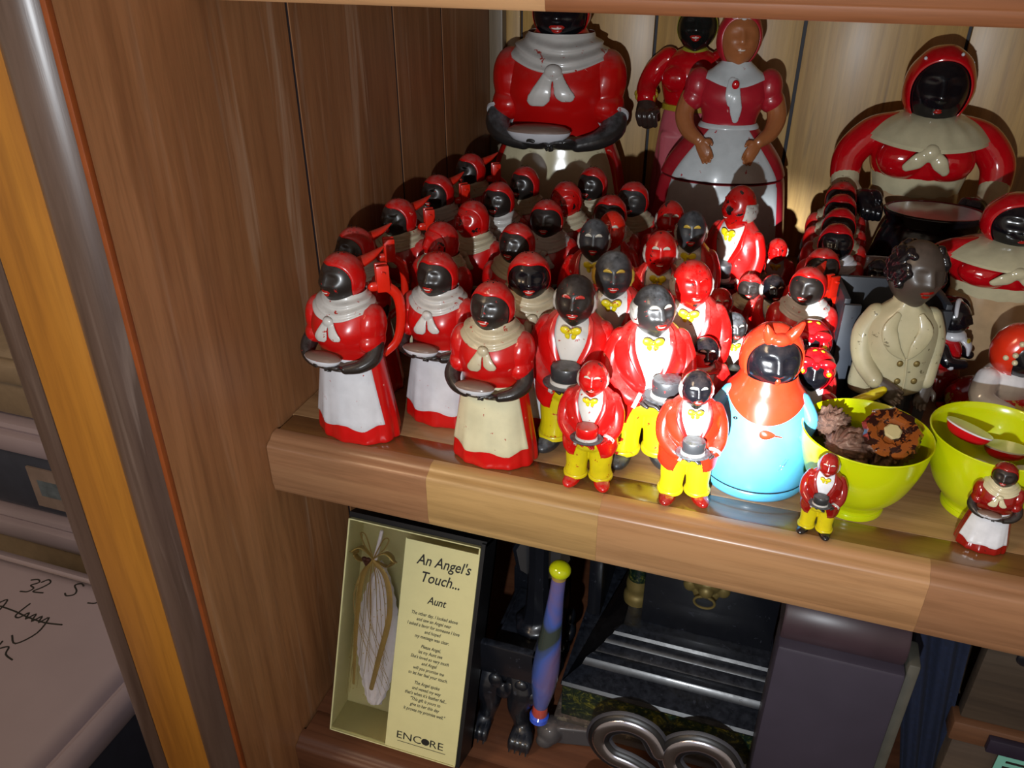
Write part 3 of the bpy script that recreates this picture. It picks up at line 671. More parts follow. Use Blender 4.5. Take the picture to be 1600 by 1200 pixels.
# big cookie jar woman
JT = [(z, rx*(1.16 if z < .05 else 1.0+.16*max(0, (.068-z)/.018)), ry*(1.12 if z < .05 else 1.0+.12*max(0, (.068-z)/.018)), o) for z, rx, ry, o in WT]
JARW = make_woman(JT, -.02, -.04, hi=True, hr=.0128, hz=.1150)
place(JARW, 'woman_cookie_jar', 'big red and white woman cookie jar with grey-black forearms holding a dish', 'jar', (.0985, .4330, 0), .12, (2.36, 2.20, 2.16), None, {'apron': 'ivory', 'neck_scarf': 'scarf_white', 'scarf_knot': 'scarf_white', 'arm': 'skin_grey', 'head': 'black'})

# tan-skinned woman jar
def make_tan_woman():
    tab = [(0, .0800, .0620, 0), (.004, .0815, .063, 0), (.02, .0800, .062, 0), (.06, .0745, .058, 0), (.095, .0690, .0540, 0), (.108, .0660, .0525, 0), (.1095, .0640, .0510, 0), (.111, .0665, .0530, 0), (.125, .0600, .048, 0), (.140, .0480, .038, 0), (.152, .0350, .029, 0), (.159, .0285, .0235, 0), (.166, .0290, .024, -.001), (.180, .0340, .0285, -.004), (.192, .0345, .0275, -.003), (.202, .0300, .022, 0), (.209, .0200, .016, 0), (.214, .0130, .0125, 0), (.222, .0115, .0115, 0)]
    def Bt(t, z, off=0.0):
        rx, ry, y0 = interp(tab, z); k = 1.0
        if z < .158: k += .012*math.sin(t*10)*(1 if z < .108 else .6)*min(1, (.158-z)/.03)
        if .168 < z < .2:
            for s in (-1, 1): k += .06*gs(t+PI/2-s*.45, .36)*gs(z-.186, .011)
        return Vector((math.cos(t)*(rx*k+off), math.sin(t)*(ry*k+off)+y0, z))
    zs = [0, .001]+[.001+(.2215-.001)*i/90 for i in range(1, 91)]
    lo = [z for z in zs if z < .1093]; hi = [z for z in zs if z > .1096]
    P = [('skirt', mk('skirt', capped(grid(lambda u, v: Bt(u*2*PI, lo[int(round(v*(len(lo)-1)))]), 90, len(lo), True), 90, len(lo))), 'crimson', None, None)]
    P.append(('lid_body', mk('lid_body', capped(grid(lambda u, v: Bt(u*2*PI, hi[int(round(v*(len(hi)-1)))]), 90, len(hi), True), 90, len(hi))), 'crimson', None, 'upper body that lifts off as lid'))
    def ap(z0, z1, h0, h1): return grid(lambda u, v: Bt(-PI/2+(2*u-1)*(h0+(h1-h0)*v), z0+(z1-z0)*v, .0012*(1 if 0 < u < 1 else 0)), 36, 22)
    P.append(('apron_lower', mk('apron_lower', ap(.006, .1085, .98, 1.0), angle=None), 'apron_w', 'skirt', None))
    P.append(('apron_upper', mk('apron_upper', ap(.1115, .1565, .98, .72), angle=None), 'apron_w', 'lid_body', None))
    P.append(('waistband', mk('waistband', grid(lambda u, v: Bt(u*2*PI, .1555+.0045*v, .0012*math.sin(v*PI)+.0006), 60, 6, True), angle=None), 'apron_w', 'lid_body', None))
    def letters(s, z, size, th):
        V, Fc = text_shape(s, size, .00055); out = []
        for x, y, d in V:
            zz = z+y; t = -PI/2+th+x/.066; q = Bt(t, zz, .0013+d); out.append(tuple(q))
        return out, Fc
    P.append(('embossed_lettering', mk('embossed_lettering', letters('COOKIE JAR', .052, .0150, .12), False), 'apron_w', 'apron_lower', 'raised letters in apron colour'))
    for s in (-1, 1):
        P.append(('puff_sleeve', fuse('puff_sleeve', join(ball((s*.036, 0, .192), (.014, .018, .017)), ball((s*.040, -.002, .181), (.013, .016, .0115))), .0012, 3), 'crimson', None, None))
        pts = [(s*.044, -.003, .181), (s*.0475, -.010, .166), (s*.042, -.022, .154), (s*.031, -.034, .1475)]
        hd = hand(Vector((s*.030, -.0350, .1470)), (-s*.45, -.40, -.65), (0, .8, .3), 1.9, .25, s)
        P.append(('arm', fuse('arm', join(tube(pts, [.0098, .0100, .0080, .0058], 14), hd), .0009, 1), 'tan', None, None))
    def cl(u, v):
        t = u*2*PI; fr = max(0, -math.sin(t))**4; z = .2150-v*(.0145+.006*fr); q = Bt(t, z, .0022+.0006*math.sin(v*9)); return q
    P.append(('collar', mk('collar', grid(cl, 60, 12, True), angle=None), 'apron_w', 'lid_body', None))
    P.append(('tie', fuse('tie', join(tube([(0, -.027, .199), (.001, -.0345, .188), (.003, -.034, .176), (.004, -.031, .1665)], [.0045, .0055, .0062, .0036], 12, .35, (0, 1, 0)), tube([(-.003, -.026, .200), (-.004, -.0335, .190), (-.003, -.034, .182)], [.0045, .0055, .004], 12, .35, (0, 1, 0))), .0008, 2), 'apron_w', 'collar', None))
    P.append(('brooch', mk('brooch', ball((.000, -.0318, .1975), (.0038, .0022, .0042))), 'red_deep', 'collar', 'small oval red brooch'))
    hp, T = head_parts(.2335, .0225, 'tan', .10, -.10, 'crimson', True, dict(up=44, side=60, down=84, thick=.12), y=-.001)
    P += hp
    band = join(*[xf(ball((0, 0, 0), (.34, .07, .15)), (s*.30, -.60, .83), (.55, s*-.25, 0)) for s in (-1, 1)], ball((0, -.66, .80), (.13, .09, .13)))
    P.append(('scarf_bow', mk('scarf_bow', T(band)), 'apron_w', 'headscarf', 'white bow band across the forehead'))
    return proto_finish(P)
M['apron_w'] = paint('bluish_white_apron', '#ccd3d4', 0.35, '#b5202f', 0.07, 120, 0.15, '#a09a90')
TAN = make_tan_woman()
place(TAN, 'woman_cookie_jar', 'tan-skinned smiling woman jar in crimson dress with white bow on her headscarf', 'jar', (.2720, .4160, 0), .15, (.90, .76, 1.0), None, {'lips': 'tan', 'teeth': 'teeth'})

# seated woman behind, mustard headscarf
def make_mustard_woman():
    P = []
    P.append(('skirt', fuse('skirt', join(lathe(smoothprof([(.034, 0), (.036, .02), (.034, .08), (.030, .13), (.026, .155)], 5), 40, 1, .62), box(-.026, .026, -.019, .010, .0, .135, .006)), .0014, 3), 'pink', None, None))
    P.append(('belt', mk('belt', lathe([(.024, .154), (.0285, .155), (.0285, .1605), (.024, .1615)], 40, 1, .66)), 'olive_gold', None, 'yellow belt band'))
    P.append(('blouse', fuse('blouse', join(lathe(smoothprof([(.026, .160), (.030, .175), (.032, .190), (.027, .206), (.014, .214)], 5), 40, 1, .7), ball((-.013, -.014, .187), (.016, .012, .014)), ball((.013, -.014, .187), (.016, .012, .014))), .0012, 3), 'red_deep', None, None))
    for s in (-1, 1):
        P.append(('sleeve', fuse('sleeve', tube([(s*.026, 0, .204), (s*.038, -.002, .192), (s*.044, -.010, .178), (s*.042, -.020, .168)], [.0115, .0115, .0105, .0110], 16), .0012, 2), 'red_deep', None, None))
        P.append(('cuff_trim', mk('cuff_trim', join(*[ball((s*.0425+math.cos(a)*.0100, -.0195+math.sin(a)*.0078, .1705+math.sin(a)*.004), (.0028, .0028, .0036), 8, 6) for a in [k*PI/5 for k in range(10)]])), 'olive_gold', 'sleeve', 'yellow ruffle around the cuff'))
        P.append(('hand', fuse('hand', join(tube([(s*.042, -.021, .166), (s*.040, -.026, .155), (s*.037, -.028, .147)], [.0080, .0110, .0100], 14), *[tube([(s*.046-s*k*.0055, -.030, .158), (s*.045-s*k*.0055, -.041, .153), (s*.043-s*k*.0052, -.037, .1435)], [.0032, .0033, .0030], 8) for k in range(4)], tube([(s*.031, -.026, .158), (s*.027, -.035, .157), (s*.031, -.041, .156)], [.0034, .0032, .0028], 8)), .0009, 2), 'dark_brown', None, None))
    P.append(('collar', mk('collar', grid(lambda u, v: Vector((math.cos(u*2*PI)*(.011+.011*v), math.sin(u*2*PI)*(.010+.008*v), .2165-.010*v-.004*v*max(0, -math.sin(u*2*PI)))), 40, 6, True)), 'olive_yellow', None, None))
    hp, T = head_parts(.2340, .0215, 'dark_face', .1, -.1, 'olive_yellow', True, dict(up=36, side=80, down=130)); P += hp
    return proto_finish(P)
M['olive_gold'] = paint('gold_yellow_trim', '#b39a2c', 0.35, '#6a4a1e', 0.1, 200, 0.1)
M['dark_face'] = paint('dark_green_black_face', '#161b1a', 0.2, '#241a16', 0.0, 80, 0.2)
place(make_mustard_woman(), 'woman_figurine', 'woman figurine with mustard headscarf and pink skirt, half hidden behind the tan-skinned jar', 'figurine', (.2250, .4840, 0), -.05, (1.0, .9, 1.0))

# ceramic woman with cooking pot, and the bust-like one to her right
def make_glaze_woman(pot=True, dotted=False):
    P = []
    P.append(('skirt', fuse('skirt', lathe(smoothprof([(.052, 0), (.054, .02), (.050, .06), (.044, .095), (.040, .115)], 5), 48, 1, .72), .0016, 2), 'tan_glaze', None, None))
    P.append(('midriff', mk('midriff', lathe(smoothprof([(.036, .100), (.040, .108), (.042, .116), (.044, .126)], 5), 48, 1, .74, lambda t, z: 1+.01*math.sin(t*14))), 'ivory', None, 'ivory pleated midriff'))
    P.append(('bodice', fuse('bodice', join(lathe(smoothprof([(.043, .124), (.0465, .132), (.048, .148), (.042, .163), (.026, .174)], 5), 48, 1, .74), ball((-.020, -.022, .142), (.024, .020, .019)), ball((.020, -.022, .142), (.024, .020, .019))), .0014, 3), 'red_deep', None, None))
    for s in (-1, 1):
        P.append(('sleeve', fuse('sleeve', tube([(s*.030, 0, .164), (s*.050, -.002, .157), (s*.066, -.006, .139), (s*.068, -.012, .122)], [.0140, .0155, .0155, .0145], 20), .0014, 3), 'red_deep', None, None))
        P.append(('forearm', fuse('forearm', tube([(s*.068, -.012, .123), (s*.065, -.022, .111), (s*.055, -.035, .104)], [.0138, .0128, .0100], 18), .0014, 2), 'ivory', None, 'cream forearm sleeve'))
        h = [tube([(s*.052, -.038, .104), (s*.047, -.044, .104), (s*.044, -.049, .099)], [.0110, .0125, .0090], 14)]
        h += [tube([(s*(.052-k*.0052), -.047, .107-.001*k), (s*(.049-k*.0050), -.056, .103-.001*k), (s*(.047-k*.0045), -.057, .094)], [.0036, .0035, .0028], 8) for k in range(4)]
        h += [tube([(s*.044, -.040, .112), (s*.038, -.046, .113), (s*.035, -.051, .109)], [.0040, .0038, .0030], 8)]
        P.append(('hand', fuse('hand', join(*h), .0011, 2), 'black', None, None))
    def sh(u, v):
        t = u*2*PI; fr = max(0, -math.sin(t))**2.5; r = .0165+.0400*v+.004*math.sin(v*PI); z = .1795-.019*v**1.6-.004*fr*v**1.2
        k = 1+.020*math.sin(t*17)*math.sin(v*PI)*(0.3+fr)
        return Vector((math.cos(t)*r*k, math.sin(t)*r*.80*k-.004*fr*v, z))
    P.append(('shawl', mk('shawl', join(grid(sh, 90, 16, True), grid(lambda u, v: sh(u, 1-v*.15)-Vector((0, 0, .003*(1-v)+.0005)), 90, 3, True)), angle=None), 'ivory', None, None))
    kn = join(ball((0, -.046, .1525), (.0085, .0060, .0080)), tube([(-.002, -.046, .152), (-.010, -.0490, .146), (-.018, -.0475, .140)], [.0050, .0070, .0045], 12, .45, (0, 1, 0)), tube([(.002, -.046, .152), (.009, -.0490, .145), (.015, -.0475, .138)], [.0050, .0070, .0045], 12, .45, (0, 1, 0)))
    P.append(('shawl_knot', fuse('shawl_knot', kn, .001, 2), 'ivory', 'shawl', None))
    hp, T = head_parts(.1985, .0310, 'black', .0, -.02, 'red_deep', False, dict(up=48, side=60, down=80, thick=.11)); P += hp
    P.append(('lips', mk('lips', T(face_patch(0, -.42, .15, .06, .03, -.3)), angle=None), 'lips', 'head', 'small painted lips'))
    P.append(('dots', mk('dots', join(*[T(ball((a, b, c), (.05, .04, .05), 8, 6)) for a, b, c in ((.35, -.55, 1.0), (-.6, -.4, .85), (.75, -.1, .75))])), 'white_clean', 'headscarf', 'small white dots'))
    return proto_finish(P)
GLAZE = make_glaze_woman()
place(GLAZE, 'ceramic_woman_figurine', 'glazed woman in red with arms akimbo behind a black cooking pot', 'figurine', (.4480, .4230, 0), .02, (.94, .95, 1.0))
place(GLAZE, 'ceramic_woman_figurine', 'glazed woman in cream shawl cut by the right photo edge, lower than the pot woman', 'figurine', (.5080, .2850, 0), .10, (.86, .70, .64), None, {'headscarf': 'red_deep'}, skip=('dots',))
t = thing('cooking_pot', 'round black glazed cooking pot with white inside in front of the akimbo woman', 'pot', (.4590, .3480, .0))
t.scale = (.90, .90, 1)
obj('pot_body', lathe(smoothprof([(.022, .002), (.040, .012), (.0505, .040), (.0520, .062), (.0470, .088), (.0420, .100), (.0455, .108), (.0468, .111), (.0452, .1125)], 4)+[(.0425, .112), (.0405, .104)], 56, 1, .68), M['black'], t)
obj('pot_lining', lathe([(.001, .070), (.030, .071), (.0400, .080), (.0405, .098), (.0432, .1118)], 56, 1, .68), M['white_clean'], t, 'white glazed inside')
for s in (-1, 1):
    obj('pot_foot', ball((s*.020, -.010, .006), (.008, .007, .007)), M['black'], t)
t = thing('oval_dish', 'oval glazed dish, white inside and red outside, below the black pot', 'dish', (.4300, .2980, .0))
t.scale = (.92, .92, 1)
obj('dish_body', lathe(smoothprof([(.018, .0), (.020, .006), (.024, .030), (.036, .060), (.0430, .0735), (.0442, .0755)], 4), 56, 1, .56), M['red_maroon'], t)
obj('dish_lining', lathe([(.001, .062), (.030, .064), (.040, .0720), (.0435, .0765), (.0448, .0758)], 56, 1, .56), M['white_clean'], t, 'white glazed inside with thick rim')
obj('scalloped_edge', join(*[ball((.000+.0095*k, -.0225+.0006*k*k, .0700), (.0062, .0048, .0052), 12, 8) for k in range(-2, 5)]), M['pink'], t, 'row of pale pink scallops')

# cream-coated man with box
t = thing('match_holder_man', 'cast figure of a man in a cream double-breasted coat before a grey box', 'figurine', (.4190, .1620, 0), .16, (.92, .92, .98))
M['iron'] = paint('slate_grey_iron', '#30353d', 0.5, '#1a1c20', 0.15, 200, 0.3, '#5a6068')
M['coat_cream'] = paint('aged_cream_coat', '#b5ae8c', 0.5, '#6e684c', 0.22, 150, 0.2, '#8a846a')
M['iron_face'] = paint('brown_black_iron_face', '#463d36', 0.42, '#8a7a50', 0.05, 60, 0.2, coat=0.05)
M['navy'] = paint('dark_navy_trousers', '#141b26', 0.5, '#2a3038', 0.1, 100, 0.2)
hb = [(-.034, -.0045), (-.034, .040)]
bx = join(box(-.0385, -.0340, -.004, .046, 0, .104, .0006), box(.0340, .0385, -.004, .046, 0, .104, .0006), box(-.0345, .0345, .0415, .046, 0, .104, .0006), box(-.0385, -.026, -.0075, -.0035, 0, .1005, .0006), box(.026, .0385, -.0075, -.0035, 0, .1005, .0006), box(-.0345, .0345, -.004, .0415, 0, .006))
obj('box', bx, M['iron'], t, 'open slate grey box behind the man')
ctab = [(.046, .0270, .0185, 0), (.052, .0282, .0195, 0), (.068, .0272, .0190, 0), (.085, .0270, .0185, 0), (.098, .0250, .0160, 0), (.106, .0190, .0130, 0), (.112, .0110, .0105, 0), (.116, .0100, .010, 0)]
def cb(tt, z, o=0.0):
    rx, ry, y0 = interp(ctab, z); return Vector((math.cos(tt)*(rx+o), math.sin(tt)*(ry+o)-.022, z+(.0035*math.cos(tt) if z < .06 else 0)))
V, Fc = capped(grid(lambda u, v: cb(u*2*PI, .0465+.069*v, .0005*math.sin(u*40)*v), 64, 30, True), 64, 30)
obj('coat', (V, Fc), M['coat_cream'], t, angle=None)
for s in (-1, 1):
    obj('lapel', fuse('lapel', tube([cb(-PI/2+s*.42, .1060, .001), cb(-PI/2+s*.46, .0960, .0018), cb(-PI/2+s*.26, .0850, .0016), cb(-PI/2+s*.04+.1, .0770, .0010)], [.0030, .0058, .0048, .0012], 12, .28, (0, 1, 0)), .0007, 1), M['coat_cream'], t)
    obj('leg', fuse('leg', tube([(s*.012, -.021, .049), (s*.013, -.0215, .030), (s*.0135, -.0215, .007)], [.0125, .0110, .0100], 16), .001, 2), M['navy'], t)
    V, Fc = ball((s*.014, -.030, .005), (.0085, .0160, .0070)); obj('shoe', ([(a, b, max(0, c)) for a, b, c in V], Fc), M['navy'], t)
obj('coat_front_edge', tube([cb(-PI/2+.12, .0770, .0006), cb(-PI/2+.20, .062, .0006), cb(-PI/2+.22, .0475, .0008)], [.0009, .0009, .0009], 8), M['coat_cream'], t)
for th, z in ((-.02, .0735), (.42, .0735), (.02, .0600), (.46, .0600)):
    obj('button', ball(cb(-PI/2+th, z, .0008), (.0023, .0013, .0023), 12, 8), M['gold'], t, 'dull gold button')
obj('sleeve', fuse('sleeve', tube([(-.0190, -.021, .101), (-.0250, -.022, .086), (-.0235, -.031, .070), (-.0160, -.0430, .0605)], [.0078, .0084, .0076, .0062], 16), .0009, 2), M['coat_cream'], t)
obj('sleeve', fuse('sleeve', tube([(.0190, -.021, .101), (.0250, -.021, .085), (.0250, -.025, .067), (.0245, -.029, .056)], [.0078, .0082, .0072, .0062], 16), .0009, 2), M['coat_cream'], t)
obj('hand', fuse('hand', hand((-.0150, -.0440, .0590), (.85, -.25, -.45), (0, .9, -.2), 1.75, .45, 1), .0006, 1), M['iron_face'], t)
obj('hand', fuse('hand', hand((.0262, -.0295, .0530), (-.2, -.25, -.9), (0, .9, -.2), 1.5, .45, -1), .0006, 1), M['iron_face'], t)
obj('fruit', fuse('fruit', join(tube([(-.012, -.0500, .0535), (-.020, -.0510, .0500), (-.0285, -.0500, .0455)], [.0030, .0040, .0030], 10), tube([(-.010, -.0495, .0560), (-.017, -.0505, .0530)], [.003, .003], 10)), .0006, 1), M['yellow_clean'], t, 'yellow bundle held in the hand')
hp, T = head_parts(.1335, .0207, 'iron_face', .30, -.02, None, True, y=-.024)
names = {}
for pn, me, mt_, par, lb in hp: names[pn] = obj(pn, me, M['iron_face'] if pn == 'teeth' else M['red_maroon'] if pn == 'lips' else M[mt_], names.get(par, t), lb)
hl = []
for k in range(120):
    az = -PI/2+(1 if k % 2 else -1)*random.uniform(.85, 3.1); el = random.uniform(-.2, .95)
    d = Vector((math.cos(az)*math.cos(el), math.sin(az)*math.cos(el), math.sin(el)))
    if abs(az+PI/2) < 1.15 and el > .75: continue
    hl.append(T(ball((d.x*.88, d.y*.93, d.z*1.08), random.uniform(.13, .19), 8, 6)))
obj('hair', fuse('hair', join(*hl), .0010, 1), M['black'], names['head'], 'black curly hair round the sides and back')
for s in (-1, 1): obj('ear', T(ball((s*.88, -.02, .05), (.10, .18, .28), 12, 10)), M['iron_face'], names['head'])

# pale-blue-dressed jar with orange-red headscarf
t = thing('blue_woman_jar', 'light blue cone-shaped woman jar with orange-red headscarf, brightest thing on the shelf', 'jar', (.3420, .0725, 0), .04)
btab = [(0, .0345, .0345, 0), (.0035, .0365, .0355, 0), (.0065, .0360, .0350, 0), (.0072, .0348, .0340, 0), (.0080, .0360, .0350, 0), (.02, .0352, .0340, 0), (.04, .0320, .0300, 0), (.055, .0285, .0255, 0), (.065, .0245, .0215, 0), (.073, .0185, .0170, 0), (.080, .0150, .0145, 0)]
def bb(tt, z, o=0.0):
    rx, ry, y0 = interp(btab, z); return Vector((math.cos(tt)*(rx+o), math.sin(tt)*(ry+o), z))
zs = [0, .0015, .0035, .0052, .0066, .0072, .0078, .0088, .011]+[.011+.0685*k/30 for k in range(1, 31)]
obj('dress', capped(grid(lambda u, v: bb(u*2*PI, zs[int(round(v*(len(zs)-1)))]), 72, len(zs), True), 72, len(zs)), M['blue'], t, angle=None)
obj('base_seam', grid(lambda u, v: bb(-PI/2+(u-.5)*2.1, .0068+.0009*v, .0003*(1 if 0 < u < 1 else -.001)), 30, 3), M['black'], t, 'dark seam line above the base ring')
def colr(u, v):
    tt = u*2*PI; fr = max(0, -math.sin(tt))**2.2; z = .0795-v*(.0135+.0120*fr); return bb(tt, z, .0016*(1-v*.6)+.0006)
obj('collar', grid(colr, 72, 12, True), M['orange_red'], t, angle=None)
hp, T = head_parts(.0885, .0200, 'black', .25, -.05, 'orange_red', False, dict(up=50, side=68, down=96, thick=.12)); names = {}
for pn, me, mt_, par, lb in hp: names[pn] = obj(pn, me, M[mt_], names.get(par, t), lb)
obj('mouth', T(face_patch(.02, -.38, .10, .12, .03)), M['orange_red'], names['head'], 'small round orange mouth')
obj('scarf_point', fuse('scarf_point', join(T(tube([(-.30, -.45, .85), (-.40, -.48, 1.15), (-.45, -.50, 1.32)], [.20, .15, .06], 12)), T(tube([(.25, -.45, .85), (.45, -.50, 1.15), (.62, -.52, 1.42)], [.20, .17, .08], 12)), T(ball((0, -.55, .88), (.34, .26, .20)))), .0007, 2), M['orange_red'], names['headscarf'], 'two upright knot ends of the headscarf')
def leaf(u, v):
    a = u*2*PI; x = .0050*math.cos(a)*v; z = .0028*math.sin(a)*v*(1-.35*math.cos(a)); return bb(-PI/2+.12+x/.030, .0480+z, .0009*(1-v*v)+.0002)
obj('leaf_mark', join(grid(leaf, 20, 5, True), tube([bb(-PI/2+.12+.0045/.03, .0478, .0004), bb(-PI/2+.12+.0090/.03, .0468, .0004)], [.0006, .0004], 6)), M['orange_red'], t, 'red leaf-shaped mark on the chest')
obj('scuff_marks', join(*[tube([bb(-PI/2+.50+dx, .0260+dz, .0001), bb(-PI/2+.50+dx+.11, .0260+dz+.0045, .0001)], [.00022, .0001], 5) for dx, dz in ((-.10, -.002), (-.03, -.001), (-.06, .0015), (0, .001))]), M['black'], t, 'dark scratched scuff')
obj('button_mark', ball(bb(-PI/2-.62, .0535, .0002), (.0016, .0010, .0010), 10, 8), M['black'], t)
for s in (-1, 1): obj('arm', fuse('arm', tube([bb(-PI/2+s*1.35, .064, -.002), bb(-PI/2+s*1.25, .052, .0015), bb(-PI/2+s*.95, .044, .0012)], [.0050, .0052, .0036], 12), .0007, 2), M['blue'], t)

# two little girls with bows
def make_girl():
    P = [('body', fuse('body', join(lathe(smoothprof([(.0105, 0), (.0115, .006), (.0105, .025), (.0085, .042), (.006, .048)], 4), 30, 1, .8)), .0006, 2), 'white_clean', None, None)]
    for s in (-1, 1):
        P.append(('arm', fuse('arm', tube([(s*.0075, 0, .042), (s*.0130, -.002, .038), (s*.0150, -.006, .030)], [.0038, .0046, .0040], 12), .0005, 2), 'red_deep', None, None))
        V, Fc = ball((s*.006, -.006, .003), (.0048, .0075, .0036)); P.append(('shoe', mk('shoe', ([(a, b, max(0, c)) for a, b, c in V], Fc)), 'red_deep', None, None))
    P.append(('trim', mk('trim', join(*[tube([(-.009+k*.003, -.0082-.001*math.cos(k-3), .031+.002*(k % 2)), (-.006+k*.003, -.0085-.001*math.cos(k-2), .033-.002*(k % 2))], [.0006, .0006], 6) for k in range(6)])), 'olive_gold', 'body', 'zigzag gold trim'))
    hp, T = head_parts(.0570, .0114, 'black', 0, -.05, 'red_deep', False, dict(up=30, side=56, down=74, thick=.14)); P += hp
    bow = join(*[xf(T(ball((s*.50, -.72, .72), (.44, .24, .26))), (0, 0, 0)) for s in (-1, 1)], *[T(ball((s*.62, -.80, .30), (.24, .14, .26))) for s in (-1, 1)], T(ball((0, -.90, .62), (.18, .16, .20))))
    P.append(('hair_bow', fuse('hair_bow', bow, .0005, 1), 'red_deep', 'headscarf', 'big red bow'))
    P.append(('bow_dots', mk('bow_dots', join(*[T(ball((a, b, c), (.12, .07, .12), 10, 8)) for a, b, c in ((-.62, -.93, .30), (.66, -.93, .28), (-.15, -.2, 1.12), (.2, -.2, 1.12))])), 'yellow_clean', 'hair_bow', 'orange-yellow dots'))
    return proto_finish(P)
GIRL = make_girl()
place(GIRL, 'girl_figurine', 'little white-dressed girl with a red bow fully lit, behind the yellow bowl', 'figurine', (.3710, .1080, 0), .0, 1.16, 'bow-tied girl figurines')
place(GIRL, 'girl_figurine', 'little girl with a red bow in shade, behind the lit bow-tied girl', 'figurine', (.3610, .0, 0), .0, 1.28, 'bow-tied girl figurines').location = (.3660, .1340, 0)

# butler-like figure in profile and kneeling woman
t = thing('profile_figurine', 'small glazed figure in red with white collar, black head in profile facing right', 'figurine', (.4710, .2290, 0), 1.25, .92)
obj('skirt', fuse('skirt', lathe(smoothprof([(.016, 0), (.0175, .008), (.0175, .022), (.014, .030)], 4), 32), .0009, 2), M['red_maroon'], t)
obj('body', fuse('body', join(ball((0, .004, .040), (.0165, .0180, .0170)), ball((0, .010, .030), (.0155, .016, .012))), .0009, 2), M['red_deep'], t)
obj('collar', fuse('collar', join(ball((0, -.003, .0575), (.0105, .0105, .0055)), tube([(0, -.010, .056), (0, -.0165, .051), (0, -.018, .044)], [.005, .0055, .003], 12, .5, (0, 1, 0))), .0007, 2), M['white_clean'], t)
obj('bow_tie', ball((0, -.0155, .0545), (.0040, .0018, .0025)), M['olive_gold'], t)
for s in (-1, 1):
    obj('arm', fuse('arm', tube([(s*.014, .0, .048), (s*.018, -.007, .040), (s*.011, -.018, .038)], [.0055, .0055, .0040], 12), .0007, 2), M['black'], t)
    obj('cuff', ball((s*.0165, -.010, .0385), (.0056, .0040, .0056)), M['white_clean'], t)
hp, T = head_parts(.0720, .0138, 'black', 0, 0, None, False); names = {}
for pn, me, mt_, par, lb in hp: names[pn] = obj(pn, me, M[mt_], names.get(par, t), lb)
obj('lips', T(face_patch(0, -.39, .22, .08, .03, -.3)), M['lips'], names['head'], 'small red lips')
obj('hair_band', T(tube([(-.86, -.20, .45), (-.62, -.10, .78), (0, .0, 1.10), (.62, -.10, .78), (.86, -.20, .45)], [.10, .13, .14, .13, .10], 10)), M['white_clean'], names['head'], 'white head band')

t = thing('kneeling_woman_figurine', 'kneeling glazed woman with white-dotted red headscarf behind the second yellow bowl', 'figurine', (.5110, .1930, 0), .45, 1.0)
obj('skirt', fuse('skirt', join(ball((0, .006, .015), (.036, .034, .016)), ball((-.014, -.020, .011), (.015, .020, .0115)), ball((.014, -.020, .011), (.015, .020, .0115)), box(-.03, .03, -.02, .03, 0, .004)), .0012, 3), paint('red_glaze_yellow_wear', '#c0161a', 0.15, '#c9b45c', 0.55, 55, 0.1, coat=0.8), t)
obj('blouse', fuse('blouse', join(ball((0, .003, .034), (.021, .017, .018)), tube([(-.018, .0, .040), (-.026, -.010, .030), (-.014, -.024, .026)], [.009, .0085, .006], 12), tube([(.018, .0, .040), (.026, -.010, .030), (.014, -.024, .026)], [.009, .0085, .006], 12)), .001, 3), M['white_clean'], t)
for s in (-1, 1): obj('hand', fuse('hand', hand((s*.012, -.026, .026), (-s*.5, -.8, 0), (0, 0, 1), 1.3, .4, s), .0006, 1), M['black'], t)
hp, T = head_parts(.0610, .0175, 'black', .2, .05, 'orange_dot', False, dict(up=46, side=56, down=70, thick=.17)); names = {}
M['orange_dot'] = M['orange_red']
for pn, me, mt_, par, lb in hp: names[pn] = obj(pn, me, M[mt_], names.get(par, t), lb)
obj('dots', join(*[T(ball((a, b, c), (.12, .12, .12), 10, 8)) for a, b, c in ((-.90, -.55, .30), (-.98, -.25, .05), (-.85, -.60, -.02), (-.7, -.5, .75), (.3, -.6, .95), (-.1, -.3, 1.2))]), M['ivory'], names['headscarf'], 'white polka dots')
obj('lips', T(face_patch(0, -.39, .16, .07, .03, -.3)), M['lips'], names['head'], 'small red lips')

# yellow bowls and their contents
YB = plain('chartreuse_plastic', '#c3cf08', 0.22, coat=0.3, vary=0.02, **{'Subsurface Weight': 0.15, 'Subsurface Scale': 0.004})
def bowl(x, y, label):
    t = thing('yellow_bowl', label, 'bowl', (x, y, 0), 0, 1.0, 'yellow plastic bowls')
    pr = smoothprof([(.0185, 0), (.0200, .001), (.0200, .0060), (.0215, .0085), (.0300, .0200), (.0362, .0380), (.0386, .0535), (.0392, .0555)], 4)
    inn = [(.0386, .0562), (.0376, .0552), (.0370, .0500), (.0345, .0370), (.0285, .0210), (.0200, .0110), (.001, .0095)]
    obj('bowl_body', lathe(pr+inn, 64), YB, t)
    obj('foot_ring', lathe([(.0170, .0001), (.0204, .0001), (.0208, .0020), (.0204, .0040), (.0170, .004)], 48), YB, t)
    return t
bowl(.4050, .0575, 'chartreuse plastic bowl holding brown seed pods, left of the two')
bowl(.4820, .0790, 'chartreuse plastic bowl holding small red dishes, at the right edge')
BARK = NT('ridged_brown_bark'); tc = BARK.n('ShaderNodeTexCoord'); f = BARK.noise(tc.outputs['Object'], 140, 6, 0.7, 1.0)
BARK.l(BARK.ramp(f, [(0.3, lin('#2a1a14')), (0.55, lin('#7d5c4c')), (0.75, lin('#b59c8a'))]), BARK.b.inputs['Base Color']); BARK.b.inputs['Roughness'].default_value = 0.6; BARK.bump(f, 0.8, 0.002)
GLOSSB = paint('glossy_orange_brown_resin', '#8a4a1e', 0.18, '#2a1410', 0.75, 120, 0, coat=0.8)
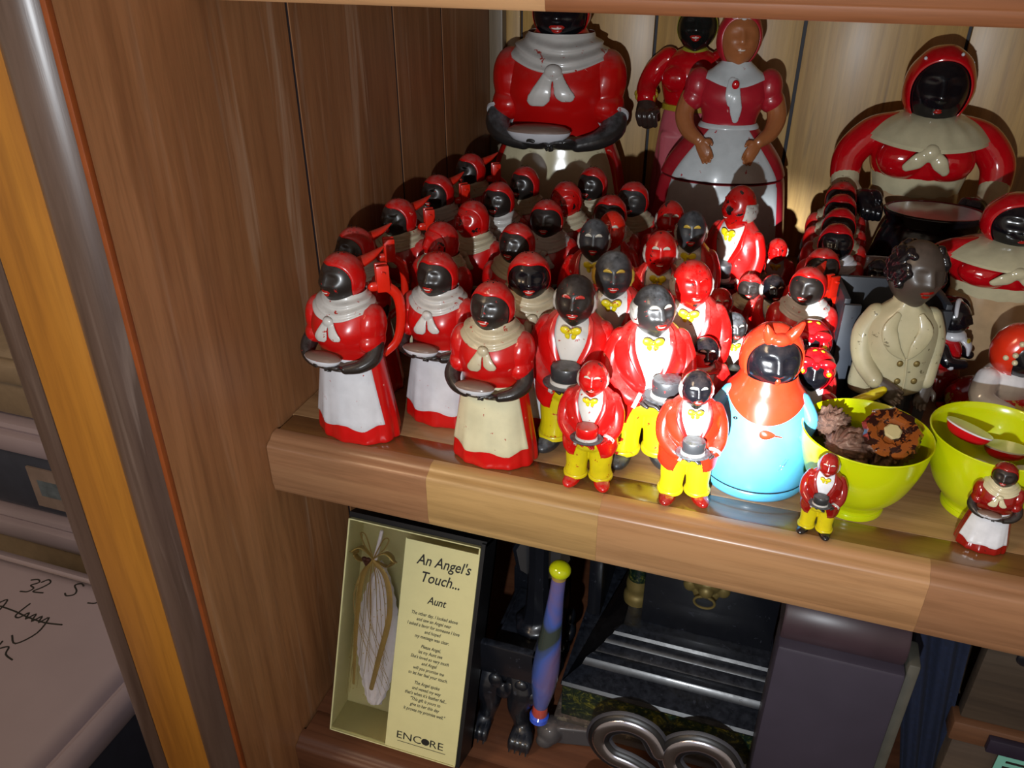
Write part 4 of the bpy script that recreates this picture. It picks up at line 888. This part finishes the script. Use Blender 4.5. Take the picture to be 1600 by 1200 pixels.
def nut(x, y, z, r, ln, rot, label, cap=False):
    t = thing('seed_pod', label, 'seed pod', (x, y, z), 0, 1.0, 'seed pods in the yellow bowl'); t.rotation_euler = rot
    def s(u, v):
        a = u*2*PI; k = math.sin(PI*min(1, .10+v*.90))**.55 if not cap else (0.85+.2*math.sin(v*PI))
        q = Vector((math.cos(a)*3.2, math.sin(a)*3.2, v*2.2+x*90)); rg = 1+.22*(abs(mnoise.noise(q*1.3))*2-.5)+.05*math.sin(a*19+6*mnoise.noise(q))+.06*mnoise.noise(q*4)
        return Vector((math.cos(a)*r*k*rg, math.sin(a)*r*k*rg, (v-.5)*ln))
    obj('husk', capped(grid(s, 90, 34, True), 90, 34), BARK.m, t, angle=None)
    if cap:
        obj('resin_face', xf(lathe([(r*1.02, -.002), (r*1.08, .0), (r*.95, .0028), (r*.62, .0030), (r*.55, .0010), (r*.50, .0008)], 40, 1, 1, lambda tt, z: 1+.05*math.sin(tt*9)+.03*math.sin(tt*17)), (0, 0, ln*.5)), GLOSSB, t, 'glossy orange-brown cut face')
        obj('pale_core', xf(lathe([(r*.30, 0), (r*.32, .002), (r*.26, .003), (.0005, .0031)], 24, 1, 1, lambda tt, z: 1+.06*math.sin(tt*7)), (0, 0, ln*.5)), plain('pale_pith', '#b5a878', 0.7), t, 'pale round core')
nut(.4180, .0620, .0475, .0160, .026, (.55, .05, 0), 'round seed pod with glossy orange cut face and pale core', True)
nut(.3950, .0520, .0440, .0135, .034, (1.15, .35, -.75), 'long ridged brown seed pod lying across the bowl front')
nut(.3850, .0680, .0500, .0110, .026, (1.2, .5, -.4), 'ridged brown seed pod at the left rim of the bowl')
nut(.4060, .0740, .0290, .0110, .026, (1.4, 0, .8), 'shaded seed pod under the others at the bowl back')
nut(.4030, .0350, .0330, .0070, .012, (.6, 0, .3), 'small black pod at the front of the bowl')
def shoe_dish(x, y, z, rz, rx, label):
    t = thing('red_dish', label, 'dish', (x, y, z), rz, 1.0, 'small red dishes in the right yellow bowl'); t.rotation_euler = (rx, .1, rz)
    obj('dish_body', lathe(smoothprof([(.006, 0), (.010, .001), (.0130, .004), (.0142, .0075)], 4)+[(.0136, .0078), (.0120, .005), (.001, .003)], 36, 1, .62), M['red_deep'], t)
    obj('dish_rim', lathe([(.0134, .0070), (.0146, .0074), (.0146, .0084), (.0134, .0084)], 36, 1, .62), M['white_clean'], t, 'thin white rim')
shoe_dish(.4660, .0870, .0440, -.55, -.25, 'small red oval dish with white rim, lit at the left of the bowl')
shoe_dish(.4690, .0660, .0290, .5, .35, 'small red and white dish tip showing below the lit one')
shoe_dish(.4920, .0900, .0330, .2, -.1, 'dark shaded red dish at the back of the bowl')
shoe_dish(.5000, .0700, .0270, .9, .1, 'dark shaded red dish at the right of the bowl')
# ------------------------------------------------------------------ lower shelf
Z0 = -.300
CARD = plain('pale_yellow_card', '#c6c08c', 0.6, vary=0.03)
CARD_D = plain('tan_card_inside', '#9c9560', 0.7, vary=0.05)
INK = plain('black_ink', '#14120f', 0.6)
BLKBOX = plain('black_card', '#0d0d10', 0.4)
t = thing('gift_box', 'upright pale yellow gift box with a printed poem and a feather behind its clear window', 'box', (.0300, -.0210, Z0+.0142), .0, (1.0, 1, .776), None, (-.38, 0))
BW, BH, BD = .1180, .2500, .030
def gb(n, p, m, par=None, lb=None, **k): return obj(n, p, m, par or t, lb, **k)
gb('tray', join(box(0, BW, BD-.002, BD, 0, BH), box(0, .0012, 0, BD, 0, BH), box(BW-.0012, BW, 0, BD, 0, BH), box(0, BW, 0, BD, 0, .0012), box(0, BW, 0, BD, BH-.0012, BH)), CARD, smooth=False)
gb('black_backing', join(box(-.0015, BW+.0035, BD+.0003, BD+.004, -.0, BH+.006), box(BW+.0002, BW+.0035, .001, BD+.004, 0, BH+.004), box(-.0015, BW+.0035, .004, BD+.004, BH+.0002, BH+.006)), BLKBOX, smooth=False, lb='black outer box')
gb('bottom_ledge', sweep_x([(.0015, .0013), (BD-.003, .0013), (BD-.003, .018), (.0015, .004)], .0013, .052), CARD_D, smooth=False, lb='sloping tan card ledge under the feather')
card = gb('printed_card', box(.0530, BW-.0014, .0008, .0020, .0015, BH-.0080), CARD, smooth=False)
FY = .00065
lines = [('An Angel\'s', .2175, .0165, .088), ('Touch...', .1990, .0165, .0865), ('Aunt', .1760, .0120, .0855)]
y = .1610
poem = ["The other day, I looked above", "and saw an Angel near", "I asked a favor for someone I love", "and hoped", "my message was clear.", "", "Please Angel,", "let my Aunt see", "She's loved so very much", "and Angel", "will you promise me", "to let her feel your touch.", "", "The Angel spoke", "and waved my way", "that's when it's feather fell...", "\"This gift is yours to", "give to her this day", "it proves my promise well.\""]
for s in poem:
    if s: lines.append((s, y, .00545, .0850)); y -= .00635
    else: y -= .0045
for s, z, size, x in lines:
    V, Fc = text_shape(s, size, 0.00003, .28, bold=0.00007 if size < .01 else .00018); V = [(x+a*(.62 if size < .01 else .66), FY-c, z+b) for a, b, c in V]
    gb('text_line', (V, Fc), INK, card, smooth=False)
V, Fc = text_shape('ENC  RE', .0120, 0.00003); V = [(.0840+a, FY-c, .0145+b) for a, b, c in V]
gb('text_line', (V, Fc), INK, card, smooth=False)
gb('logo_ring', xf(join(lathe([(.0026, 0), (.0037, 0), (.0037, .0002), (.0026, .0002)], 24), box(-.0006, .0006, -.0034, .0034, 0, .00022)), (.0893, FY, .0186), (PI/2, .6, 0)), INK, card, 'ring-shaped letter O with a slash')
gb('logo_rule', box(.0640, .1080, FY-.00003, FY+.0001, .0110, .0116), INK, card, smooth=False)
FEA = plain('white_feather', '#f4f2fa', 0.7, vary=0.03, scale=200)
def fea(u, v):
    zz = .035+.168*(1-v); wd = .0205*math.sin(min(1, (1-v)*.95+.06)*PI)**.6*(0.85+.12*math.sin(v*3)); x = .0270+.006*v+(u-.5)*2*wd+.0007*math.sin(v*90+u*30)
    return Vector((x, BD*.55-.006*math.cos((u-.5)*2.6)+.0006*math.sin(u*26), zz))
V1, F1 = grid(fea, 26, 50); V2 = [(a, b+.0006, c) for a, b, c in V1]
gb('feather', join((V1, F1), (V2, [tuple(reversed(f)) for f in F1])), FEA, lb='soft white feather')
RAF = plain('gold_raffia_thread', '#a08448', 0.35, 0.3, vary=0.2)
GOLDR = plain('sheer_gold_ribbon', '#a88c48', 0.4, 0.3, vary=0.15, Alpha=0.75)
threads = []
for k in range(22):
    a = random.uniform(-1, 1); x1 = .028+a*.016+random.uniform(-.003, .003); z1 = random.uniform(.045, .13)
    if k % 3 == 0: x1 = .030+random.uniform(.012, .024); z1 = random.uniform(.05, .10)
    threads.append(tube([(.0235, .0045, .2080), (.0235+a*.011, .0040, .185), (.027+a*.015, .0035, .140), (x1, .0035, z1)], [.00030, .00028, .00022, .00012], 5, sub=4))
gb('raffia_threads', join(*threads), RAF, kind='stuff')
rib = []
for s in (-1, 1):
    rib.append(tube([(.0240, .005, .2080), (.024+s*.011, .004, .2190), (.024+s*.0185, .005, .2110), (.024+s*.012, .006, .2030), (.0240, .005, .2080)], [.0012, .0040, .0046, .0034, .0012], 10, .30, (0, 0, 1)))
    rib.append(tube([(.0240, .004, .2080), (.024+s*.008, .003, .2330), (.024+s*.013, .003, .2345), (.024+s*.009, .004, .2220), (.0240, .004, .2080)], [.0006]*5, 6))
rib.append(tube([(.024, .004, .207), (.038, .0035, .190), (.0440, .0035, .150), (.038, .0035, .095), (.0340, .0035, .060)], [.0018, .0026, .0026, .0024, .0020], 8, .25, (0, 1, 0)))
rib.append(tube([(.023, .004, .207), (.016, .0035, .185), (.0145, .0035, .130), (.0170, .0035, .060)], [.0016, .0022, .0020, .0012], 8, .25, (0, 1, 0)))
gb('ribbon_bow', join(*rib), GOLDR, lb='sheer gold ribbon bow with long tails')
gb('quill_tip', tube([(.0245, .006, .205), (.0265, .0065, .222), (.0280, .007, .2400)], [.0020, .0018, .0016], 10), FEA)
gb('heart_charm', join(ball((.0165, .003, .2070), (.0026, .0018, .0026)), ball((.0200, .003, .2070), (.0026, .0018, .0026)), xf(lathe([(.0002, -.0065), (.0042, .0)], 14, 1, .45), (.0183, .003, .2055))), plain('dark_brown_heart', '#4a2418', 0.35), lb='dark brown heart charm')
gb('glitter_specks', join(*[ball((random.uniform(.008, .048), .0030, random.uniform(.05, .20)), .0005, 6, 5) for k in range(26)]), plain('gold_glitter', '#f0dc80', 0.15, 0.8), kind='stuff')
GL = NT('clear_box_window'); GL.b.inputs['Transmission Weight'].default_value = 1.0; GL.b.inputs['Roughness'].default_value = 0.02; GL.b.inputs['IOR'].default_value = 1.05; GL.b.inputs['Base Color'].default_value = (1, 1, 1, 1)
gb('window_film', box(.0014, .0529, .0010, .0013, .0030, BH-.0030), GL.m, smooth=False)

IRON = paint('black_cast_iron', '#14161c', 0.3, '#2c2f38', 0.2, 150, 0.35, '#3d4350', coat=0.3)
GREENM = NT('green_gold_marbled_paint'); tc = GREENM.n('ShaderNodeTexCoord'); f = GREENM.noise(tc.outputs['Object'], 55, 8, 0.72, 1.6); g2 = GREENM.noise(tc.outputs['Object'], 240, 5, 0.7, 0.5)
c1 = GREENM.ramp(f, [(0.42, lin('#0a1a14')), (0.52, lin('#10291c')), (0.60, lin('#56581a')), (0.68, lin('#8a8030'))]); c2 = GREENM.ramp(g2, [(0.55, lin('#0a0d0c')), (0.66, lin('#8f8a40'))])
GREENM.l(GREENM.mix(0.35, c1, c2), GREENM.b.inputs['Base Color']); GREENM.b.inputs['Roughness'].default_value = 0.35; GREENM.bump(f, 0.3, 0.001)

# ornate iron stand beside the box, with column, frame and paw foot
t = thing('iron_stand', 'black cast iron stand with recessed frame and clawed foot right of the gift box', 'stand', (.185, .090, Z0))
obj('base_frame', join(box(-.036, .016, -.050, .050, .060, .072, .002), box(-.030, .008, -.042, .042, .072, .082, .002)), IRON, t)
obj('raised_frame', join(box(-.036, .018, -.054, -.046, .070, .104, .002), box(.010, .018, -.054, .050, .070, .104, .002), box(-.036, .018, .042, .050, .070, .104, .002)), IRON, t)
obj('gold_worn_panel', box(-.030, .006, -.047, -.0455, .074, .090, .0004), paint('gold_worn_black', '#15151c', 0.4, '#a87a30', 0.5, 60, 0.1), t, 'black panel with worn gold paint')
obj('column', lathe(smoothprof([(.020, .082), (.020, .088), (.013, .096), (.010, .120), (.009, .180), (.012, .200), (.016, .215)], 4), 8), IRON, t)
obj('octagonal_plate', xf(lathe([(.024, -.006), (.027, -.003), (.027, .003), (.024, .006)], 8), (-.002, .020, .150), (1.2, .2, .3)), IRON, t)
obj('octagonal_plate', xf(lathe([(.017, -.005), (.020, -.002), (.020, .002), (.017, .005)], 8), (-.010, .030, .185), (1.2, .1, .6)), IRON, t)
def pawleg(cx, cy, s=1.0):
    L = [tube([(cx, cy, .066), (cx+.006*s, cy-.010, .052), (cx+.003*s, cy-.014, .034), (cx+.006*s, cy-.014, .016), (cx+.009*s, cy-.019, .008)], [.015, .0145, .0100, .0075, .0090], 14)]
    for k in range(4): L.append(tube([(cx+.003*s+k*.0042*s, cy-.022, .010), (cx+.003*s+k*.0046*s, cy-.031, .0090), (cx+.002*s+k*.0050*s, cy-.034, .0040)], [.0040, .0042, .0028], 8))
    V, Fc = join(*L); return [(a, b, max(c, 0)) for a, b, c in V], Fc
for cx, cy, s in ((-.004, -.036, 1), (-.024, -.036, -1), (-.004, .036, 1)):
    lg = obj('leg', fuse('leg', pawleg(cx, cy, s), .0011, 1), IRON, t)
    obj('claws', join(*[tube([(cx+.002*s+k*.0050*s, cy-.0335, .0055), (cx+.002*s+k*.0050*s, cy-.0375, .0018)], [.0016, .0006], 6) for k in range(4)]), IRON, lg)
obj('scroll', fuse('scroll', join(*[ball((.020+.004*math.sin(k*1.3), -.030+.010*k, .050+.013*math.sin(k*.9+1)), (.0075-.0004*k, .0085, .0078)) for k in range(8)], *[ball((-.030+.008*k, -.052, .056+.006*math.sin(k*2.1)), (.0075, .0050, .0085)) for k in range(6)]), .0011, 1), IRON, t, 'beaded scrollwork')

# glass stick
t = thing('glass_stopper_stick', 'slim iridescent blue glass stick with yellow knob leaning between iron stand and clock', 'ornament', (.2035, .0370, Z0+.0272)); t.rotation_euler = (-.02, .075, 0)
IRI = NT('iridescent_blue_glaze'); tc = IRI.n('ShaderNodeTexCoord'); f = IRI.noise(tc.outputs['Object'], 13, 3, 0.5, 0.8)
IRI.l(IRI.ramp(f, [(0.35, lin('#38403a')), (0.45, lin('#4258a0')), (0.55, lin('#6a5a80')), (0.65, lin('#5a3f6a'))]), IRI.b.inputs['Base Color']); IRI.b.inputs['Roughness'].default_value = 0.12; IRI.b.inputs['Coat Weight'].default_value = 0.8
obj('stem', lathe(smoothprof([(.0060, .018), (.0075, .026), (.0105, .045), (.0112, .070), (.0085, .110), (.0062, .145), (.0056, .165), (.0050, .168)], 5), 28), IRI.m, t)
obj('red_ring', lathe([(.0062, .0075), (.0072, .010), (.0062, .019), (.004, .020)], 24), plain('coral_red_glass', '#b84a40', 0.15, coat=0.8), t, 'coral red lower ring')
obj('blue_end', lathe([(.001, -.001), (.0060, .0), (.0084, .002), (.0084, .0068), (.0062, .009)], 24), plain('cobalt_glass', '#3458d0', 0.12, coat=0.8), t, 'blue end cap')
obj('knob', ball((0, 0, .1740), (.0086, .0086, .0070)), plain('yellow_glass_knob', '#b8c010', 0.12, coat=0.8), t, 'round yellow knob')
obj('knob_neck', lathe([(.0042, .163), (.0058, .166), (.0048, .170)], 20), RAF, t)
t = thing('iron_claw_block', 'small grey claw-shaped block under the glass stick', 'block', (.2130, .0420, Z0), .2)
obj('claw', fuse('claw', join(ball((0, 0, .012), (.012, .013, .0125)), box(.004, .040, -.006, .012, .001, .022, .002), ball((-.004, -.008, .007), (.008, .006, .007))), .001, 2), paint('dusty_grey_stone', '#3e3c3e', 0.6, '#55504c', 0.2, 100, 0.3), t)

# mantel clock
t = thing('mantel_clock', 'large black mantel clock with green marbled plinth and stepped mouldings', 'clock', (.2200, .0500, Z0))
X1 = .168
def ck(n, p, m, par=None, lb=None, **k): return obj(n, p, m, par or t, lb, **k)
ck('base_board', box(-.006, X1, -.004, .200, .012, .026, .002), paint('dusty_brown_black', '#3a342e', 0.5, '#5e5648', 0.3, 120, 0.4), lb='dusty brown board under the plinth')
for x in (.006, .150):
    ck('foot', box(x, x+.018, .004, .022, 0, .0125, .002), IRON)
ck('marbled_plinth', box(0, X1-.002, 0, .198, .026, .064, .0008), GREENM.m, lb='green and gold marbled plinth band')
pr = [(-.002, .0642), (-.003, .0665), (-.001, .0690), (.010, .0705), (.020, .0712), (.0215, .0740), (.024, .0765), (.028, .0775), (.0335, .0760), (.0350, .0772), (.0430, .0790), (.0450, .0812), (.0480, .0822), (.0520, .0818), (.0540, .0840), (.0610, .0855), (.0640, .0850), (.190, .0850), (.190, .0642)]
def mitre(prof, x0, x1):
    """front moulding that also steps in at the left end"""
    n = len(prof); V = []; 
    for y_, z_ in prof: V.append((x0+min(max(y_, 0), .064)*.60, y_, z_))
    for y_, z_ in prof: V.append((x1, y_, z_))
    return V, [tuple(range(n)), tuple(range(2*n-1, n-1, -1))]+[(i, n+i, n+(i+1) % n, (i+1) % n) for i in range(n)]
ck('stepped_moulding', mitre(pr, 0, X1-.002), IRON, angle=30)
ck('plinth_top', box(-.0015, X1-.002, -.0005, .199, .0641, .0648), IRON)
ck('case', box(.052, X1-.004, .0720, .160, .0850, .262, .001), IRON)
ck('left_wall', box(.004, .016, .066, .180, .0845, .262, .001), IRON)
cl = ck('column', lathe(smoothprof([(.0095, .112), (.0092, .150), (.0088, .262)], 4), 28), GREENM.m, lb='green marbled column'); cl.location = (.0435, .098, 0)
cb_ = ck('column_base', lathe(smoothprof([(.0120, .085), (.0122, .092), (.0100, .097), (.0108, .104), (.0096, .112)], 4), 28), M['gold'], lb='dull brass column base'); cb_.location = (.0435, .098, 0)
lion = ck('lion_mask', fuse('lion_mask', join(ball((.104, .070, .150), (.0125, .008, .013)), ball((.104, .063, .145), (.0065, .006, .0065)), *[ball((.104+.017*math.cos(a), .071, .152+.017*math.sin(a)), (.0060, .0045, .0072)) for a in [k*PI/5 for k in range(10)]], ball((.098, .064, .155), (.003, .003, .003)), ball((.110, .064, .155), (.003, .003, .003))), .001, 1), M['gold'], lb='gilded lion mask')
ring = [(.104+.0085*math.cos(a), .061-.001*math.sin(a), .1340+.0072*math.sin(a)) for a in [k*2*PI/20 for k in range(21)]]
ck('ring', tube(ring, [.0011]*21, 8, sub=2), M['gold'], lion, 'ring hanging from the mouth')

# car emblem letters
t = thing('letter_emblem', 'chrome and black letter emblem lying against the clock foot', 'emblem', (.2560, -.0040, Z0+.0005), .0, 1.0, None, (-.20, 0))
CHR = plain('brushed_chrome', '#b8b8c4', 0.22, 1.0, vary=0.06); EDG = plain('grey_emblem_edge', '#2c2c33', 0.55)
for k in range(2):
    ox = .030+k*.056
    path = [(.024, .060), (.014, .074), (-.004, .078), (-.020, .070), (-.024, .056), (-.014, .044), (.004, .040), (.020, .032), (.024, .018), (.014, .006), (-.006, .003), (-.024, .010)]
    base = obj('letter_s', tube([(ox+a, 0, b+.008) for a, b in path], [.0105]*12, 12, .35, (0, 1, 0)), EDG, t, 'letter S')
    obj('black_inlay', tube([(ox+a, -.0022, b+.008) for a, b in path], [.0086]*12, 12, .34, (0, 1, 0)), BLKBOX, base)
    obj('chrome_face', tube([(ox+a, -.0042, b+.008) for a, b in path], [.0052]*12, 12, .34, (0, 1, 0)), CHR, base, 'bright chrome stroke')

# purple-grey metal sheet box, dark cloth, brown pieces, label
t = thing('metal_bookend', 'plain purple-grey metal panel with a rounded upper roll, right of the clock', 'box', (.3775, -.004, Z0))
PUR = plain('purple_grey_enamel', '#35303c', 0.45, vary=0.1, scale=25)
obj('front_panel', box(.000, .082, .020, .050, 0, .200, .003), PUR, t)
obj('upper_roll', xf(lathe([(.021, .0), (.022, .0015), (.022, .0780), (.021, .0795)], 40), (.001, .048, .211), (0, PI/2, 0)), plain('brown_purple_enamel', '#382a30', 0.4, vary=0.1), t, 'rounded darker top roll')
obj('side_flap', box(.0825, .0905, .026, .050, .004, .205, .002), plain('olive_grey_side', '#4a4840', 0.6), t, 'olive grey side strip')
t = thing('navy_cloth', 'dark navy cloth hanging in folds right of the purple-grey panel', 'cloth', (.490, .074, Z0))
def clo(u, v):
    z = .010+.236*v; L = .4660-.4900+(.19-z)*.20; Rr = .5090-.4900+(.19-z)*.09
    return Vector((L+(Rr-L)*u, .0035*math.sin(u*14+v*2)+.0015*math.sin(u*31), z-.010))
V1, F1 = grid(clo, 40, 24); V2 = [(a, b+.003, c) for a, b, c in V1]
obj('cloth_drape', join((V1, F1), (V2, F1)), plain('navy_cloth_weave', '#0c1730', 0.9, vary=0.25, scale=300), t)
t = thing('wooden_crate', 'dim brown wooden box with a screw head at the right end of the lower shelf', 'box', (.5160, .066, Z0))
obj('crate_front', box(0, .24, 0, .012, .1225, .245, .002), wood('dim_brown_wood', '#332a22', '#40352a', '#4a3e32', 'x', 0.6, 1, 0, None, 20.0), t)
obj('crate_rail', box(-.004, .24, -.005, .012, .1025, .1220, .002), wood('rusty_brown_wood', '#4a301e', '#5a3a24', '#664229', 'x', 0.6, 1, 0, None, 22.0), t, 'reddish brown rail')
obj('crate_base', box(0, .24, -.002, .150, 0, .1020, .002), wood('grey_brown_wood', '#3a3028', '#463a30', '#524436', 'x', 0.6, 1, 0, None, 25.0), t)
obj('screw_head', ball((.024, -.001, .192), (.006, .002, .006), 14, 8), IRON, t)
t = thing('price_tag', 'small mint green paper tag with dark lettering, bottom right corner', 'tag', (.5460, .0580, Z0+.0003))
obj('paper', box(0, .050, 0, .0006, 0, .104), plain('mint_paper', '#6fb0a0', 0.7, vary=0.04), t, smooth=False)
for i, (a, b) in enumerate(((.006, .024), (.005, .016), (.020, .032), (.006, .028))):
    obj('print_line', box(a, b, -.0002, 0, .096-i*.006, .0982-i*.006), INK, t, smooth=False)
obj('clip', box(-.010, .050, -.0025, .003, .1045, .1180, .001), plain('dark_plum_clip', '#221c2c', 0.5), t)

# ------------------------------------------------------------------ storage bins outside the cabinet
BINL = plain('greyish_pink_plastic', '#988c96', 0.4, vary=0.06, scale=8)
BIND = plain('blue_grey_plastic', '#3a4050', 0.4)
BINT = plain('tan_plastic', '#84745f', 0.5)
t = thing('storage_bin', 'low grey-white plastic bin with handwriting in marker on its lid', 'bin', (-.440, -.130, -.95))
def rr(x0, x1, y0, y1, r, n=8):
    out = []
    for cx, cy, a0 in ((x1-r, y1-r, 0), (x0+r, y1-r, PI/2), (x0+r, y0+r, PI), (x1-r, y0+r, 3*PI/2)):
        for k in range(n+1): a = a0+PI/2*k/n; out.append((cx+math.cos(a)*r, cy+math.sin(a)*r))
    return out
def rslab(rows):
    """stack of rounded rectangles: (inset, z)"""
    V = []; n = 0
    for ins, z in rows:
        L = rr(-.22+ins, .222-ins, -.30+ins, .262-ins, .045-ins*.5); n = len(L); V += [(a, b, z) for a, b in L]
    Fc = [(j*n+i, j*n+(i+1) % n, (j+1)*n+(i+1) % n, (j+1)*n+i) for j in range(len(rows)-1) for i in range(n)]
    return V, Fc+[tuple(range(n)), tuple(range((len(rows)-1)*n, len(rows)*n))]
obj('bin_body', rslab([(.045, 0), (.040, .02), (.020, .555), (.020, .572)]), BIND, t)
lid = obj('lid', rslab([(.004, .560), (.0, .566), (.0, .582), (.006, .590), (.014, .592), (.017, .5895), (.020, .5895), (.023, .5955), (.030, .6000), (.036, .6005)]), BINL, t, 'greyish white lid with a raised rim')
def stroke(pts, ox, oy, sz, rot=-.0):
    P = []
    for a, b in pts:
        x = a*math.cos(rot)-b*math.sin(rot); y_ = a*math.sin(rot)+b*math.cos(rot); P.append((ox+x*sz, oy+y_*sz, .6006))
    return tube(P, [.0011]*len(P), 6, .4, (0, 0, 1), 4)
G = {'3': [(0, .9), (.35, 1), (.55, .8), (.25, .52), (.55, .35), (.4, .05), (0, 0)], '2': [(0, .75), (.25, 1), (.5, .8), (.3, .4), (0, .02), (.6, .02)], 'S': [(.55, .85), (.3, 1), (.05, .8), (.4, .45), (.45, .15), (.1, 0), (-.1, .15)]}
ink = []
for ch, ox, oy in (('3', .006, .200), ('2', .020, .204), ('S', .060, .211), ('3', .094, .210)):
    ink.append(stroke(G[ch], ox, oy, .021, .15))
w1 = [[(-.3, .5), (0, .9), (.1, .4), (-.1, .0)], [(0, .55), (.7, .45), (1.4, .30), (2.2, .2), (2.9, .25)], [(1.0, .9), (.9, .3), (1.1, .2), (1.3, .5), (1.4, .2), (1.6, .5), (1.7, .15), (1.9, .45), (2.0, .15), (2.2, .45), (2.3, -.3), (1.9, -.9), (1.5, -.6)]]
for s in w1: ink.append(stroke(s, .005, .158, .030, .10))
for s in [[(0, .7), (.1, .3), (.5, .5), (.7, .1), (1.2, -.1)]]: ink.append(stroke(s, .050, .118, .024, .1))
obj('marker_writing', join(*ink), INK, lid, 'black marker handwriting 32 S')
bins = [(-.95, -.395, 'storage_bin', 'tan lidded bin directly behind the bin with handwriting', BINT, BINL, .0),
 (-.388, -.235, 'storage_bin', 'clear grey bin with a picture label, in the stack behind', BIND, BINL, .012),
 (-.228, -.125, 'storage_bin', 'top bin of the stack behind, brownish lid', BINT, BINT, .005)]
for z0, z1, nm, lb, mb, ml, dx in bins:
    t = thing(nm, lb, 'bin', (-.68+dx, .215, z0))
    h = z1-z0
    obj('bin_body', box(-.27, .27, .008, .34, 0, h-.040, .012), mb, t)
    obj('lid', join(box(-.285, .285, -.006, .35, h-.042, h-.012, .008), box(-.27, .27, .004, .34, h-.016, h, .008)), ml, t)
    if z0 == -.388:
        pl = obj('picture_label', box(.105, .190, .0045, .0075, .020, .085), plain('pale_label_paper', '#85756e', 0.6), t, 'pale label with a blue-green picture', smooth=False)
        obj('label_picture', box(.118, .178, .0038, .0048, .040, .066), plain('blue_green_print', '#5a6670', 0.6, vary=0.4, scale=40), pl, smooth=False)
